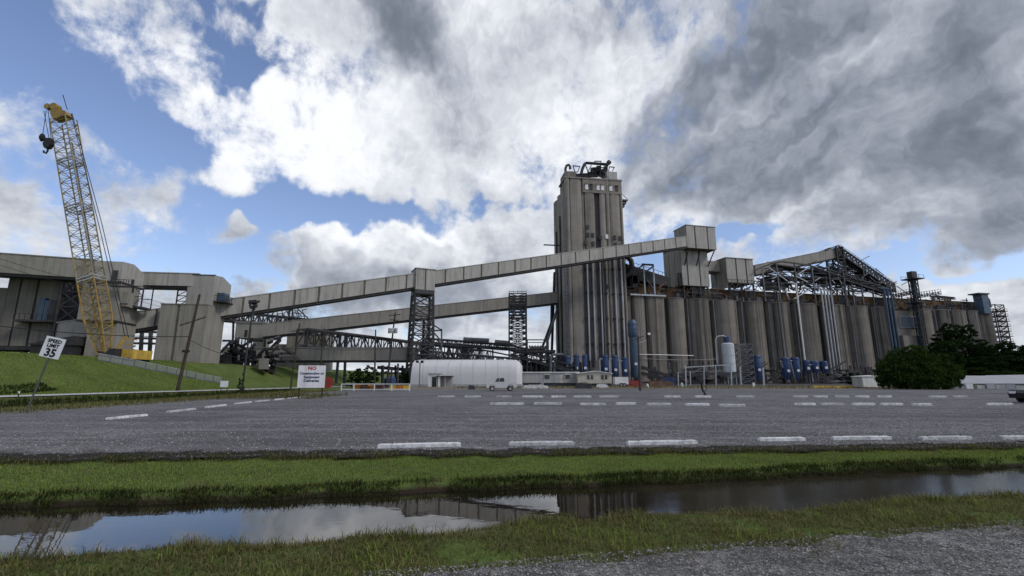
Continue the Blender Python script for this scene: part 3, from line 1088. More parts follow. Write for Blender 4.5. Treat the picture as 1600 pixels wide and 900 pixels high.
m.bar((4, .2, TH + 1.1), (15, .2, TH + 1.1), .1)
m.bar((4, .2, TH + .6), (15, .2, TH + .6), .08)
t.part('roof_rail', m, 'dark_steel', stuff=True)

# ------------------------------------------------------------------ transfer houses over the silos
sA, zA0 = rpx(1067, 446, 1.0)
_, zA1 = rpx(1067, 391, 1.0)
_, zA2 = rpx(1071, 357, 1.0)
t = T('transfer_house', 'tall two-storey metal transfer house at the top of the long sloping gallery', 'transfer house', row(sA, 1.0), ROW_ANG)
WA, DA = 10.4, 11.0
t.part('lower_core', MB().box(.1, WA - .1, .1, DA, zA0, zA1 + 4), 'panel_seam')
for x0, x1 in ((0, 1.9), (2.45, 6.7), (7.2, WA)):
    t.part('lower_panel', MB().box(x0, x1, -.08, .09, zA0 + .1, zA1 + 3.9), 'panel')
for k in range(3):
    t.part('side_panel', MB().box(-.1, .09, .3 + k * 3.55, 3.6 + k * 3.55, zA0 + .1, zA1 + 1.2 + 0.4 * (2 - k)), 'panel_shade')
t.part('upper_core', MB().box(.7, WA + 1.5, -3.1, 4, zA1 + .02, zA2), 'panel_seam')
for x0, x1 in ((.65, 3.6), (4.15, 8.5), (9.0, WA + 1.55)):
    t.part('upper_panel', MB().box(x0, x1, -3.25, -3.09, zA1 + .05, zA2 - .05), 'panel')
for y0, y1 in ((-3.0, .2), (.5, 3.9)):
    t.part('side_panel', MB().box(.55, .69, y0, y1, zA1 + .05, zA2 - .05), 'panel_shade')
t.part('roof', MB().box(.45, WA + 1.8, -3.4, 4.3, zA2 + .01, zA2 + .25), 'panel')
for x in (1.2, 5.8, WA + .9):
    t.part('brace', MB().bar((x, -3.0, zA1), (x if x < 9 else x - 1.0, -.1, zA1 - 5.2), .28), 'dark_steel')
t.part('dark_doorway', MB().box(-.9, -.12, .4, 1.6, zA0, zA0 + 4.5), 'dark_steel')
for x in (.6, 3.8, 7, 10):
    for y in (.5, 6):
        t.part('leg', MB().bar((x, y, SILO_TOP + .1), (x, y, zA0), .35), 'dark_steel')
m = MB()
for k in range(3):
    x = .6 + 3.2 * k
    m.bar((x, .5, SILO_TOP + .2), (x + 3.2, .5, zA0), .2)
    m.bar((x, .5, SILO_TOP + 2.2), (x + 3.2, .5, SILO_TOP + 2.2), .22)
t.part('leg_bracing', m, 'dark_steel', stuff=True)
t.part('hopper', MB().prism([(4.5, 1), (8.5, 1), (8.5, 4), (4.5, 4)], SILO_TOP + 1.8, zA0), 'dark_steel')

sB, zB0 = rpx(1137, 441, 2.0)
_, zB1 = rpx(1137, 403, 2.0)
sB2, _ = rpx(1177, 420, 2.0)
t = T('small_transfer_house', 'low metal transfer house right of the tall one on steel legs', 'transfer house', row(sB, 2.0), ROW_ANG)
WB = sB2 - sB
t.part('core', MB().box(.1, WB - .1, .1, 9, zB0, zB1), 'panel_seam')
for f0, f1 in ((0, .33), (.38, .70), (.75, 1)):
    t.part('front_panel', MB().box(WB * f0, WB * f1, -.08, .09, zB0 + .05, zB1 - .05), 'panel')
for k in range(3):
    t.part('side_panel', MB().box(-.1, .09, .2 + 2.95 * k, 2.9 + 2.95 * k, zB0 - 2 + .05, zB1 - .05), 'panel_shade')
t.part('roof', MB().box(-.3, WB + .3, -.3, 9.3, zB1 + .01, zB1 + .22), 'panel')
t.part('lean_to', MB().prism([(-6.5, 3), (-.12, 3), (-.12, 8), (-6.5, 8)], zB0 + 4.5, zB1 - .6), 'panel_shade')
for x in (.5, WB / 2, WB - .5):
    for y in (.4, 6):
        t.part('leg', MB().bar((x, y, SILO_TOP + .1), (x, y, zB0), .35), 'dark_steel')
m = MB()
for k in range(10):
    x = -.5 + k * (WB + 1) / 9
    m.bar((x, -.9, zB0 - .3), (x, -.9, zB0 + .9), .1)
    m.bar((x, -.9, zB0 - 2.5 + (k % 2) * 2), (x + (WB + 1) / 9, -.9, zB0 - .5 - (k % 2) * 2), .2)
m.bar((-.5, -.9, zB0 + .9), (WB + .5, -.9, zB0 + .9), .12)
m.bar((-.5, -.9, zB0 - .3), (WB + .5, -.9, zB0 - .3), .3)
m.bar((-.5, -.9, zB0 - 2.6), (WB + .5, -.9, zB0 - 2.6), .25)
t.part('underframe', m, 'dark_steel', stuff=True)

# dark conveyor between the tower and the tall house, with its elbow and portal frame
t = T('dark_conveyor', 'dark covered conveyor running from the tower to the tall transfer house', 'conveyor', row(-1, 4, 30))
t.part('cover', MB().add([tuple(row(-2, y, z)) for y, z in ((3, 35.2), (8, 35.2), (8, 40.4), (3, 40.4))] + [tuple(row(17, y, z)) for y, z in ((3, 32.4), (8, 32.4), (8, 35.6), (3, 35.6))],
       [(0, 1, 2, 3), (7, 6, 5, 4), (0, 4, 5, 1), (1, 5, 6, 2), (2, 6, 7, 3), (3, 7, 4, 0)]), 'dark_steel', world=True)
t.part('elbow_duct', MB().tube([rp(977, 432, 152), rp(984, 428, 152), rp(988, 419, 152), rp(986, 407, 152), rp(981, 402, 152), rp(976, 402, 152)], .85, 10), 'dark_steel', world=True, smooth=True)
for q_ in ((981, 436, 3, 5), (988, 440, 3.6, 4), (994, 436, 2.2, 3), (983, 424, 1.6, 2.6)):
    c0 = rp(q_[0], q_[1], 153)
    t.part('drive_unit', MB().prism([(c0.x - q_[2] / 2, 153), (c0.x + q_[2] / 2, 153), (c0.x + q_[2] * .4, 156), (c0.x - q_[2] * .4, 156)], c0.z - q_[3] / 2, c0.z + q_[3] / 2), 'dark_steel', world=True)
m = MB()
for k in range(12):
    a0 = row(-1 + k * 1.5, 2.9, 41.3 - k * .38)
    m.bar(a0, a0 + Vector((0, 0, -1.2)), .1)
m.bar(row(-1, 2.9, 41.3), row(15.5, 2.9, 37.1), .12)
t.part('handrail', m, 'dark_steel', world=True, stuff=True)
t = T('portal_frame', 'pale grey steel portal frame standing on the twin-bay silo', 'frame', row(3, .5, SILO_TOP))
for px in (1005.5, 1020.5):
    s_, z_ = rpx(px, 413 if px < 1010 else 414, .6)
    t.part('post', MB().bar(row(s_, .6, SILO_TOP + .5), row(s_, .6, z_), .4), 'pale_steel', world=True)
s0, z0 = rpx(1003, 413, .6)
s1, z1 = rpx(1021, 414, .6)
t.part('top_beam', MB().bar(row(s0, .6, z0), row(s1, .6, z1), .55), 'dark_steel', world=True)
t.part('diagonal', MB().bar(row(s0 + .5, .6, z0 - 4), row(s1, .6, z1 - 8.5), .3), 'grey_steel', world=True)
t.part('diagonal', MB().bar(row(s0 - 2.2, .6, z0 - 2.2), row(s0 + .6, .6, z0), .45), 'dark_steel', world=True)
t.part('diagonal', MB().bar(row(s0 + .5, .6, z0 - 3), row(s1, .6, z1 - .4), .45), 'dark_steel', world=True)
t.part('diagonal', MB().bar(row(s0 + 3.2, .6, SILO_TOP + 3.5), row(s1 - .2, .6, SILO_TOP + .6), .25), 'grey_steel', world=True)

# ------------------------------------------------------------------ right roof conveyors and trusses
s0, z0 = rpx(1176, 436, 7)
s1, z1 = rpx(1303, 404, 7)
gallery('roof_conveyor_gallery', 'straight beige conveyor gallery rising right from the low transfer house', row(s0, 7, z0 + 1.2), row(s1, 7, z1), 3.4, 3.6, 4.5, mat='panel_shade', seam='panel_shade', gap=.05)

t = T('roof_truss', 'tangled dark steel framework above the middle of the silo row', 'truss', row(rpx(1240, 450, 4)[0], 4, SILO_TOP))
pts_top = [(1178, 423), (1192, 417), (1205, 412), (1222, 409), (1240, 411), (1266, 415), (1290, 424), (1320, 434)]
cols = [(1191, 420), (1213, 412), (1241, 412), (1268, 417), (1293, 410), (1317, 424)]
for tt in (1.0, 6.0, 10.0):
    for (a, b) in zip(pts_top[:-1], pts_top[1:]):
        sa, za = rpx(*a, tt)
        sb, zb = rpx(*b, tt)
        t.part('top_chord', MB().bar(row(sa, tt, za), row(sb, tt, zb), .45), 'dark_steel', world=True)
    for px, py in cols:
        s_, z_ = rpx(px, py, tt)
        t.part('column', MB().bar(row(s_, tt, SILO_TOP + .1), row(s_, tt, z_), .38), 'grey_steel' if tt < 2 else 'dark_steel', world=True)
m, m2 = MB(), MB()
rd = random.Random(11)
lines = [((1178, 440), (1300, 446)), ((1185, 430), (1330, 436)), ((1200, 424), (1300, 428)), ((1178, 447), (1345, 455))]
for a, b in lines:
    for tt in (1.2, 4.0, 8.0):
        sa, za = rpx(*a, tt)
        sb, zb = rpx(*b, tt)
        m.bar(row(sa, tt, za), row(sb, tt, zb), .28)
for k in range(230):
    px = 1180 + rd.random() * 160
    py = 418 + rd.random() * 34 + max(0, px - 1300) * .25
    tt = rd.choice((1.2, 3.5, 6, 8, 10))
    L_ = 8 + rd.random() * 18
    an = rd.choice((-.55, .5, .05, -.1, 1.45, .3))
    q = (px + L_ * math.cos(an), min(456, py + L_ * math.sin(an)))
    sa, za = rpx(px, py, tt)
    sb, zb = rpx(*q, tt + rd.choice((-1, 0, 1.5)))
    (m if rd.random() < .8 else m2).bar(row(sa, tt, max(za, SILO_TOP + .3)), row(sb, tt, max(zb, SILO_TOP + .3)), .18 + rd.random() * .16)
t.part('bracing', m, 'dark_steel', world=True, stuff=True)
t.part('pale_bracing', m2, 'pale_steel', world=True, stuff=True)
for a, b in (((1201, 418), (1230, 439)), ((1243, 431), (1262, 441)), ((1265, 417), (1246, 429)), ((1228, 456), (1233, 468)), ((1266, 452), (1240, 467))):
    sa, za = rpx(*a, .9)
    sb, zb = rpx(*b, .9)
    t.part('diagonal', MB().bar(row(sa, .9, za), row(sb, .9, zb), .34), 'pale_steel', world=True)
for k in range(16):
    px = 1190 + rd.random() * 130
    py = 436 + rd.random() * 14
    s_, z_ = rpx(px, py, 5)
    w_, h_ = 1 + rd.random() * 3, .8 + rd.random() * 1.4
    t.part('machine_box', MB().prism([tuple(row(s_, 4))[:2], tuple(row(s_ + w_, 4))[:2], tuple(row(s_ + w_, 6.5))[:2], tuple(row(s_, 6.5))[:2]], z_ - h_ / 2, z_ + h_ / 2), rd.choice(('dark_steel', 'dark_steel', 'grey_steel')), world=True)
# distributor deck seen edge-on
for a, b in (((1205, 414), (1300, 428)), ((1196, 433), (1290, 437))):
    sa, za = rpx(*a, 5)
    sb, zb = rpx(*b, 5)
    t.part('deck', MB().add([tuple(row(sa, 3, za)), tuple(row(sb, 3, zb)), tuple(row(sb, 8, zb)), tuple(row(sa, 8, za)), tuple(row(sa, 3, za - .5)), tuple(row(sb, 3, zb - .5)), tuple(row(sb, 8, zb - .5)), tuple(row(sa, 8, za - .5))],
           [(0, 1, 2, 3), (7, 6, 5, 4), (0, 4, 5, 1), (1, 5, 6, 2), (2, 6, 7, 3), (3, 7, 4, 0)]), 'dark_steel', world=True)

t = T('peak_tower', 'dark steel head frame at the peak where the two conveyors meet', 'frame', row(rpx(1305, 450, 6)[0], 6, SILO_TOP))
sP, zP = rpx(1306, 387, 6)
c0 = row(sP, 7)
lattice(t, c0.x, c0.y, 3.2, 5, SILO_TOP, zP, 5, .4, .22, ROW_ANG)
t.part('head_box', MB().add([tuple(row(sP + x, y, z)) for z in (zP - 3.8, zP - .4) for x, y in ((-1.8, 4.8), (1.8, 4.8), (1.8, 9), (-1.8, 9))],
       [(3, 2, 1, 0), (4, 5, 6, 7), (0, 1, 5, 4), (1, 2, 6, 5), (2, 3, 7, 6), (3, 0, 4, 7)]), 'dark_steel', world=True)
m = MB()
for a, b in (((1287, 392), (1306, 384)), ((1306, 384), (1311, 388))):
    sa, za = rpx(*a, 6)
    sb, zb = rpx(*b, 6)
    for tt in (5, 9):
        m.bar(row(sa, tt, za), row(sb, tt, zb), .22)
t.part('handrail', m, 'dark_steel', world=True, stuff=True)

t = T('inclined_truss_conveyor', 'steep dark truss conveyor falling right from the peak to the roof', 'conveyor', row(sP, 6, SILO_TOP))
s1, z1 = rpx(1395, 452, 6)
truss(t, row(sP + .8, 7, zP - 3.0), row(s1, 7, z1 - 1.5), 4.2, 3.0, 18, .5, .26, rail=True)
t2 = T('lower_truss_conveyor', 'shallow dark truss conveyor below the steep one on the silo roof', 'conveyor', row(sP, 3, SILO_TOP))
sa, za = rpx(1268, 420, 4)
sb, zb = rpx(1385, 456, 4)
truss(t2, row(sa, 3, za - 1.5), row(sb, 3, zb - 2), 3, 2.2, 16, .4, .2)
t3 = T('middle_truss_conveyor', 'dark truss bridge between the steep conveyor and the tangled framework', 'conveyor', row(sP, 9, SILO_TOP))
sa, za = rpx(1300, 415, 9)
sb, zb = rpx(1380, 447, 9)
truss(t3, row(sa, 10, za - 1.5), row(sb, 10, zb - 2), 3, 2.4, 12, .4, .22)
m = MB()
for k in range(70):
    f = rd.random()
    px = 1312 + f * 78
    top = 392 + f * 58
    py = top + 4 + rd.random() * (452 - top - 2) if top < 446 else top
    L_ = 5 + rd.random() * 14
    an = rd.choice((.68, .68, -.5, 0, 1.5, .2))
    sa, za = rpx(px, py, 7)
    sb, zb = rpx(px + L_ * math.cos(an), min(458, py + L_ * math.sin(an)), 7)
    tt = rd.choice((2, 4, 6, 9))
    m.bar(row(sa, tt, max(za, SILO_TOP + .2)), row(sb, tt, max(zb, SILO_TOP + .2)), .22)
t3.part('secondary_bracing', m, 'grey_steel', world=True, stuff=True)
for px in (1290, 1317, 1330, 1345, 1362, 1378, 1392):
    s_, z_ = rpx(px, 430 + (px - 1290) * .22, 2)
    t3.part('column', MB().bar(row(s_, 2, SILO_TOP), row(s_, 2, z_), .4), 'grey_steel', world=True)

# ------------------------------------------------------------------ pipes down the silo fronts
for k, (px, lab) in enumerate(((1283, 'leftmost'), (1288.2, 'second from left'), (1293.2, 'third from left'), (1298.2, 'rightmost'))):
    s_, z_ = rpx(px, 452 + k, -.8)
    o = link('downpipe', MB().tube([row(s_, -.7, 3.2) - row(s_, -.7), row(s_, -.7, z_) - row(s_, -.7), row(s_, 1.4, z_ + 1.0) - row(s_, -.7)], .30, 8).mesh('downpipe', True), 'pale_steel', None, row(s_, -.7))
    tag(o, 'silver downpipe on the silo wall, %s of the four parallel pipes' % lab, 'pipe', 'parallel downpipes')
s_, z_ = rpx(1243, 443, -.8)
o = link('downpipe', MB().tube([row(0, 0, 8) - ROW_A, row(0, 0, z_) - ROW_A, row(-.6, 1.6, z_ + .6) - ROW_A], .3, 8).mesh('downpipe', True), 'white_paint', None, row(s_, -.9))
tag(o, 'single bright white downpipe on the silo above the blue fans', 'pipe')
s_, z_ = rpx(1214, 456, -.8)
o = link('downpipe', MB().tube([row(0, 0, 9) - ROW_A, row(0, 0, z_) - ROW_A, row(-2.2, .2, z_ + .6) - ROW_A], .34, 8).mesh('downpipe', True), 'grey_steel', None, row(s_, -.9))
tag(o, 'thick grey downpipe left of the bright white one', 'pipe')
for k, (px, lab) in enumerate(((1381, 'left'), (1386, 'middle'), (1391, 'right'))):
    s_, z_ = rpx(px, 452, -.8)
    o = link('spout_pipe', MB().tube([(0, 0, 9), (0, 0, z_), tuple(RN * 2 + Vector((0, 0, z_ + 1)))], .34, 8).mesh('spout_pipe', True), 'blue_grey_paint', None, row(s_, -.8))
    tag(o, 'blue grey spout pipe left of the annex, %s of three' % lab, 'pipe', 'spout pipes by the annex')

# ------------------------------------------------------------------ slim elevator leg and the far right end
s_, z_ = rpx(1426, 437, -2.5)
_, zt = rpx(1426, 426, -2.5)
c0 = row(s_, -2.5)
t = T('elevator_leg', 'slim dark bucket elevator leg tower rising above the silo roof', 'tower', c0, ROW_ANG)
lattice(t, 0, 0, 1.9, 1.9, 0, z_, 18, .26, .13, 0, world=False)
t.part('trunk', MB().box(-.75, -.1, -.5, .5, 1, z_), 'blue_grey_paint')
t.part('trunk', MB().box(.15, .8, -.5, .5, 1, z_), 'dark_steel')
t.part('platform', MB().box(-2.6, 2.6, -2.4, 2.4, z_, z_ + .35), 'dark_steel')
t.part('head', MB().prism([(-1.2, -1.0), (1.2, -1.0), (1.2, 1.0), (-1.2, 1.0)], z_ + .36, zt + .3), 'dark_steel')
t.part('lower_platform', MB().box(-2.2, 2.2, -2.2, 2.2, z_ - 9.2, z_ - 8.9), 'dark_steel')
m = MB()
for x in (-2.5, 0, 2.5):
    for y in (-2.3, 2.3):
        m.bar((x, y, z_ + .3), (x, y, z_ + 1.5), .1)
for y in (-2.3, 2.3):
    m.bar((-2.5, y, z_ + 1.5), (2.5, y, z_ + 1.5), .1)
t.part('handrail', m, 'dark_steel', stuff=True)

t = T('roof_bridge', 'pale railed conveyor bridge on the roof right of the elevator leg', 'conveyor', row(122, 5, SILO_TOP + 4))
sa, za = rpx(1436, 463, 4)
sb, zb = rpx(1470, 457, 4)
truss(t, row(sa, 5, za - .6), row(sb, 5, zb - .8), 2.2, 1.2, 8, .25, .14, rail=True, mat='grey_steel')
truss(t, row(sb - 3, 5, zb - 2.2), row(sb + 7, 5, zb - 2.6), 2.2, .8, 4, .3, .14, rail=False)
for k in range(4):
    t.part('leg', MB().bar(row(sb - 3 + k * 3, 5, SILO_TOP), row(sb - 3 + k * 3, 5, zb - 2.2), .35), 'grey_steel', world=True)
sa, za = rpx(1400, 462, 4)
sb, zb = rpx(1425, 457, 4)
truss(t, row(sa, 4, za - .6), row(sb, 4, zb - .6), 2, 1.2, 6, .35, .2, rail=True)

t = T('roof_duct', 'blue grey dust duct with a bent outlet on the right end of the roof', 'duct', row(rpx(1531, 470, 3)[0], 3, SILO_TOP))
s_, z_ = rpx(1531, 461, 1)
t.part('stack', MB().add([tuple(row(s_ + x, y, z)) for z in (SILO_TOP - 1, z_) for x, y in ((-1.8, -.6), (1.8, -.6), (1.8, 2.4), (-1.8, 2.4))],
       [(3, 2, 1, 0), (4, 5, 6, 7), (0, 1, 5, 4), (1, 2, 6, 5), (2, 3, 7, 6), (3, 0, 4, 7)]), 'blue_grey_paint', world=True)
t.part('cap', MB().add([tuple(row(s_ + x, y, z)) for z in (z_ + .02, z_ + .5) for x, y in ((-3.8, -1.0), (2.2, -1.0), (2.2, 2.8), (-3.8, 2.8))],
       [(3, 2, 1, 0), (4, 5, 6, 7), (0, 1, 5, 4), (1, 2, 6, 5), (2, 3, 7, 6), (3, 0, 4, 7)]), 'dark_steel', world=True)
t.part('ledge', MB().bar(row(s_ - 3.8, 0, z_ - 1.6), row(s_ - 1.8, 0, z_ - 1.6), .5), 'dark_steel', world=True)
t.part('elbow', MB().tube([row(s_ + 1.8, 1, z_ - .6), row(s_ + 3.2, 1, z_ - .7), row(s_ + 4.2, 1, z_ - 1.8), row(s_ + 4.4, 1, z_ - 5)], .55, 8), 'grey_steel', world=True, smooth=True)

t = T('end_scaffold', 'rusty stair scaffold with jutting platforms at the right end of the silos', 'scaffold', row(166, 2), ROW_ANG)
lattice(t, 0, 3, 5.0, 8, 0, SILO_TOP + 3.2, 14, .26, .15, 0, world=False)
m = MB().box(-2.6, 3.4, -1.4, 6.5, 0, .2)
t.copies('platform', m, 'dark_steel', [(.25 * (k % 3), 0, 2 + k * 2.05) for k in range(14)])
m = MB()
for k in range(14):
    for x in (-2.4, -.5, 1.4, 3.2):
        m.bar((x, -1.3, 2 + k * 2.05), (x + .1, -1.3, 3.1 + k * 2.05), .08)
    m.bar((-2.5, -1.3, 3.1 + k * 2.05), (3.6, -1.3, 3.1 + k * 2.05), .09)
    m.bar((-2, -.8, 2.1 + k * 2.05), (2.6, -.8, 4.0 + k * 2.05), .3)
t.part('stair', m, 'rusty_junk', stuff=True)

# ------------------------------------------------------------------ long sloping galleries
g0, g1 = Vector((-64, 95, 13.2)), Vector((57.2, 150.5, 44.6))
gd = g1 - g0
ga = g0 - gd * .16
gallery('sloping_gallery', 'longest beige conveyor gallery climbing right across the front of the tower', ga, g1, 3.2, 3.35, 4.9)
sup = g0 + gd * .345
t = T('gallery_house', 'small square metal house on the long sloping gallery atop the lattice support', 'house', sup + Vector((0, 0, -1.2)), math.atan2(gd.y, gd.x))
t.part('core', MB().box(-2.3, 2.3, -2.2, 2.2, 0, 5.2), 'panel_seam')
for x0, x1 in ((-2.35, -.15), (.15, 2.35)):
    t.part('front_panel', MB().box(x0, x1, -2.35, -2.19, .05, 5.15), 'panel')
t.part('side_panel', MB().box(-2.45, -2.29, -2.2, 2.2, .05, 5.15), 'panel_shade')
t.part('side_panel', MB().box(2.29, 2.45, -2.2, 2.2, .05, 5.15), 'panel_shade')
t.part('roof', MB().box(-2.6, 2.6, -2.5, 2.5, 5.22, 5.4), 'panel')
t.part('floor_beam', MB().box(-2.4, 2.4, -2.3, 2.3, -.9, -.02), 'dark_steel')
t = T('support_tower', 'dark lattice tower carrying the small house on the long sloping gallery', 'tower', (sup.x, sup.y, 0))
lattice(t, sup.x, sup.y, 5.6, 4.6, 0, sup.z - 2.2, 9, .5, .2, math.atan2(gd.y, gd.x), .8)
q0 = P(662, 600, 117)
lattice(t, q0.x, 117.5, 1.3, 1.3, 0, P(662, 500, 117.5).z, 8, .3, .14)
m = MB()
for a, b in (((673, 505), (690, 516)), ((673, 517), (691, 516)), ((675, 517), (689, 532)), ((690, 514), (690, 566)), ((672, 535), (690, 560)), ((675, 545), (690, 545))):
    m.bar(P(*a, 114), P(*b, 114), .35)
    m.bar(P(*a, 117), P(*b, 117), .3)
t.part('stair_frame', m, 'grey_steel', world=True, stuff=True)

gallery('middle_gallery', 'plain beige conveyor gallery climbing to the left side of the tower below the longest one', P(412, 527, 131), P(869, 474, 153.5), 3.0, 3.5, 7.0, mat='panel_shade', seam='panel_shade', gap=.04)
gallery('level_gallery', 'level beige conveyor gallery close to the ground left of the white warehouse', P(352, 563.5, 117), P(650, 563.5, 117), 3.0, 3.0, 6.0, mat='panel_shade', seam='panel_shade', gap=.04)

# ------------------------------------------------------------------ left river-side houses
gallery('river_gallery', 'beige conveyor gallery entering the picture at the left edge', P(-70, 424, 82), P(152, 438, 87), 3.2, 3.5, 8.0, mat='panel_shade', seam='panel_shade', gap=.04)
gallery('short_gallery', 'short level gallery between the two beige transfer towers at the left', P(216, 447.5, 90), P(312, 449.5, 93), 2.6, 2.5, 5.0, mat='panel', seam='panel_seam', gap=.04)

K = P(186, 450, 82)
AC = R(11.5)
xc = Vector((math.cos(AC), math.sin(AC), 0))
o0 = Vector((K.x, K.y, 0)) - xc * 6.0
t = T('river_transfer_tower', 'beige transfer tower directly behind the yellow crane boom', 'tower', (o0.x, o0.y, 4.2), AC)


def zz(py, Y):
    return P(0, py, Y).z - 4.2


t.part('lower_shaft', MB().box(1.6, 6.0, 1.2, 7.0, -1, zz(500, 82)), 'panel_shade')
t.part('middle_shaft', MB().box(.2, 5.95, .3, 6.6, zz(500, 82) + .01, zz(439, 82)), 'panel_shade')
t.part('soffit', MB().box(.1, 6.1, .2, 6.7, zz(500, 82) - .35, zz(500, 82)), 'dark_steel')
h0, h1 = zz(439, 82), zz(409, 82)
t.part('hood', MB().add([(0.9, 0, h0), (6.0, 0, h0), (6.0, 7.4, h0), (.9, 7.4, h0), (.9, 0, h1), (6.0, 0, h1), (6.0, 3.4, h1 + .3), (6.0, 7.4, h1 - .9), (.9, 7.4, h1 - .9), (.9, 3.4, h1 + .3)],
       [(3, 2, 1, 0), (0, 1, 5, 4), (1, 2, 7, 6, 5), (2, 3, 8, 7), (3, 0, 4, 9, 8), (4, 5, 6, 9), (9, 6, 7, 8)]), 'panel')
t.part('hood_seam', MB().box(.85, 6.05, -.06, 7.45, h0 - .3, h0 - .01), 'dark_steel')
t.part('side_door', MB().box(5.98, 6.1, 2.0, 2.9, zz(476, 84), zz(463, 84)), 'dark_steel')
t.part('side_door', MB().box(6.02, 6.12, 3.2, 4.0, zz(446, 84), zz(434, 84)), 'dark_steel')
t.part('front_door', MB().box(4.6, 5.5, -.1, .02, h0 + .2, h0 + 1.9), 'dark_steel')
bal = t.part('balcony', MB().box(6.0, 8.0, 3.8, 7.2, zz(480, 86), zz(480, 86) + .2), 'grey_steel')
m = MB()
za, zb = zz(480, 86), zz(447, 86)
for x in (6.2, 7.9):
    for y in (3.9, 7.1):
        m.bar((x, y, za), (x, y, zb), .16)
for z in (za, (za + zb) / 2, zb):
    for y in (3.9, 7.1):
        m.bar((6.1, y, z), (8.0, y, z), .13)
m.bar((6.2, 3.9, za), (7.9, 3.9, (za + zb) / 2), .1)
m.bar((7.9, 3.9, (za + zb) / 2), (6.2, 3.9, zb), .1)
m.bar((7.9, 3.9, zb), (7.9, 7.1, zb), .13)
t.part('balcony_frame', m, 'dark_steel', stuff=True)
m = MB().box(5.0, 7.8, -.9, -.1, h0 - 1.2, h0 - 1.0)
t.part('landing', m, 'dark_steel')
m = MB()
for k in range(8):
    m.bar((5.0 + k * .4, -.85, h0 - 1.0), (5.0 + k * .4, -.85, h0 + .1), .07)
m.bar((5.0, -.85, h0 + .1), (7.8, -.85, h0 + .1), .08)
m.bar((6.1, 1, zz(476, 84)), (7.2, 1, zz(476, 84)), .2)
m.bar((6.1, 3.4, zz(476, 84)), (7.2, 3.4, zz(476, 84)), .2)
t.part('landing_rail', m, 'dark_steel', stuff=True)
t.part('wall_cabinet', MB().box(5.96, 6.8, 1.4, 3.6, zz(478, 83), zz(455, 83)), 'panel_shade')

# left storage block under the river gallery
o0 = P(14, 440, 86)
o1 = P(98, 440, 88)
ang = math.atan2(o1.y - o0.y, o1.x - o0.x)
Wd = (Vector((o1.x, o1.y)) - Vector((o0.x, o0.y))).length
t = T('river_storage_block', 'dark weathered storage block under the river gallery at the left edge', 'storage block', (o0.x, o0.y, 4.2), ang)
zb0, zb1 = P(0, 541, 87).z - 4.2, P(0, 434, 87).z - 4.2
t.part('core', MB().box(0, Wd, .12, 9, zb0, zb1), 'dark_steel')
for f0, f1 in ((0, .21), (.25, .53), (.58, 1)):
    t.part('wall_panel', MB().box(Wd * f0, Wd * f1, 0, .11, zb0 + .05, zb1), 'annex_concrete')
t.part('extension', MB().box(-9, -.3, 1, 9, zb0 + .02, zb1 - 2), 'annex_concrete')
t.part('extension_wall', MB().box(-.28, -.02, .4, 9, zb0 + .02, zb1), 'annex_concrete')
t.part('base_beam', MB().box(-9, Wd + .2, -.1, 9, zb0 - .7, zb0 - .02), 'dark_steel')
for x in (-8, -4, 0.4, 3.6, 5.4, Wd - .4):
    t.part('leg', MB().bar((x, .8, -1), (x, .8, zb0 - .6), .45), 'dark_steel')
    t.part('leg', MB().bar((x, 7, -1), (x, 7, zb0 - .6), .45), 'dark_steel')
m = MB()
for x in (-8, -4, .4, 3.6):
    m.bar((x, .8, -1), (x + 3.6, .8, zb0 - .6), .25)
    m.bar((x + 3.6, .8, -1), (x, .8, zb0 - .6), .25)
t.part('leg_bracing', m, 'dark_steel', stuff=True)
pz = P(0, 500, 86).z - 4.2
t.part('platform', MB().box(Wd * .38, Wd + 4.2, -2.2, -.05, pz - .35, pz), 'dark_steel')
for k in range(2):
    t.part('blue_cabinet', MB().box(Wd * (.72 + .12 * k), Wd * (.83 + .12 * k), -1.3, -.3, pz + .02, pz + 4.2 - k * .4), 'blue_grey_paint')
t.part('machine', MB().prism([(Wd * .97, -1.8), (Wd + 3, -1.8), (Wd + 3, .8), (Wd * .97, .8)], pz + .02, pz + 3.6, [3.6 + pz, 2.9 + pz, 2.9 + pz, 3.9 + pz]), 'dark_steel')
m = MB()
for k in range(12):
    x = Wd * .38 + k * (Wd * .62 + 4.2) / 11
    m.bar((x, -2.15, pz), (x, -2.15, pz + 1.1), .08)
m.bar((Wd * .38, -2.15, pz + 1.1), (Wd + 4.2, -2.15, pz + 1.1), .09)
t.part('platform_rail', m, 'dark_steel', stuff=True)
t = T('black_stair_lattice', 'black braced steel lattice between the dark storage block and the crane', 'tower', (P(115, 500, 88).x, 88, 4.2))
lattice(t, P(116, 500, 88).x, 88, 3.6, 3.2, 3.5, P(0, 436, 88).z, 6, .42, .22, .15)
t.part('hopper', MB().prism([(-2.2, -1), (1.4, -1), (1.4, 1.5), (-2.2, 1.5)], P(0, 505, 88).z - 4.2, P(0, 462, 88).z - 4.2), 'dark_steel')
t = T('dark_lower_shed', 'black low shed under the sloping gallery left of the crane', 'shed', (P(95, 545, 80).x, 80, 4.2), R(10))
t.part('wall', MB().box(-4.5, 1.6, 0, 5, -1, 3.0), 'dark_steel')
t.part('roof', MB().prism([(-4.8, -.3), (1.9, -.3), (1.9, 5.3), (-4.8, 5.3)], 3.01, 3.2, [3.2, 4.6, 4.6, 3.2]), 'dark_steel')

# right-hand river tower
o0 = P(251, 480, 89)
ang = R(6)
t = T('levee_transfer_tower', 'beige transfer tower with a broad lower block standing behind the leaning pole', 'tower', (o0.x, 89, 3.8), ang)


def z2(py, Y=90):
    return P(0, py, Y).z - 3.8


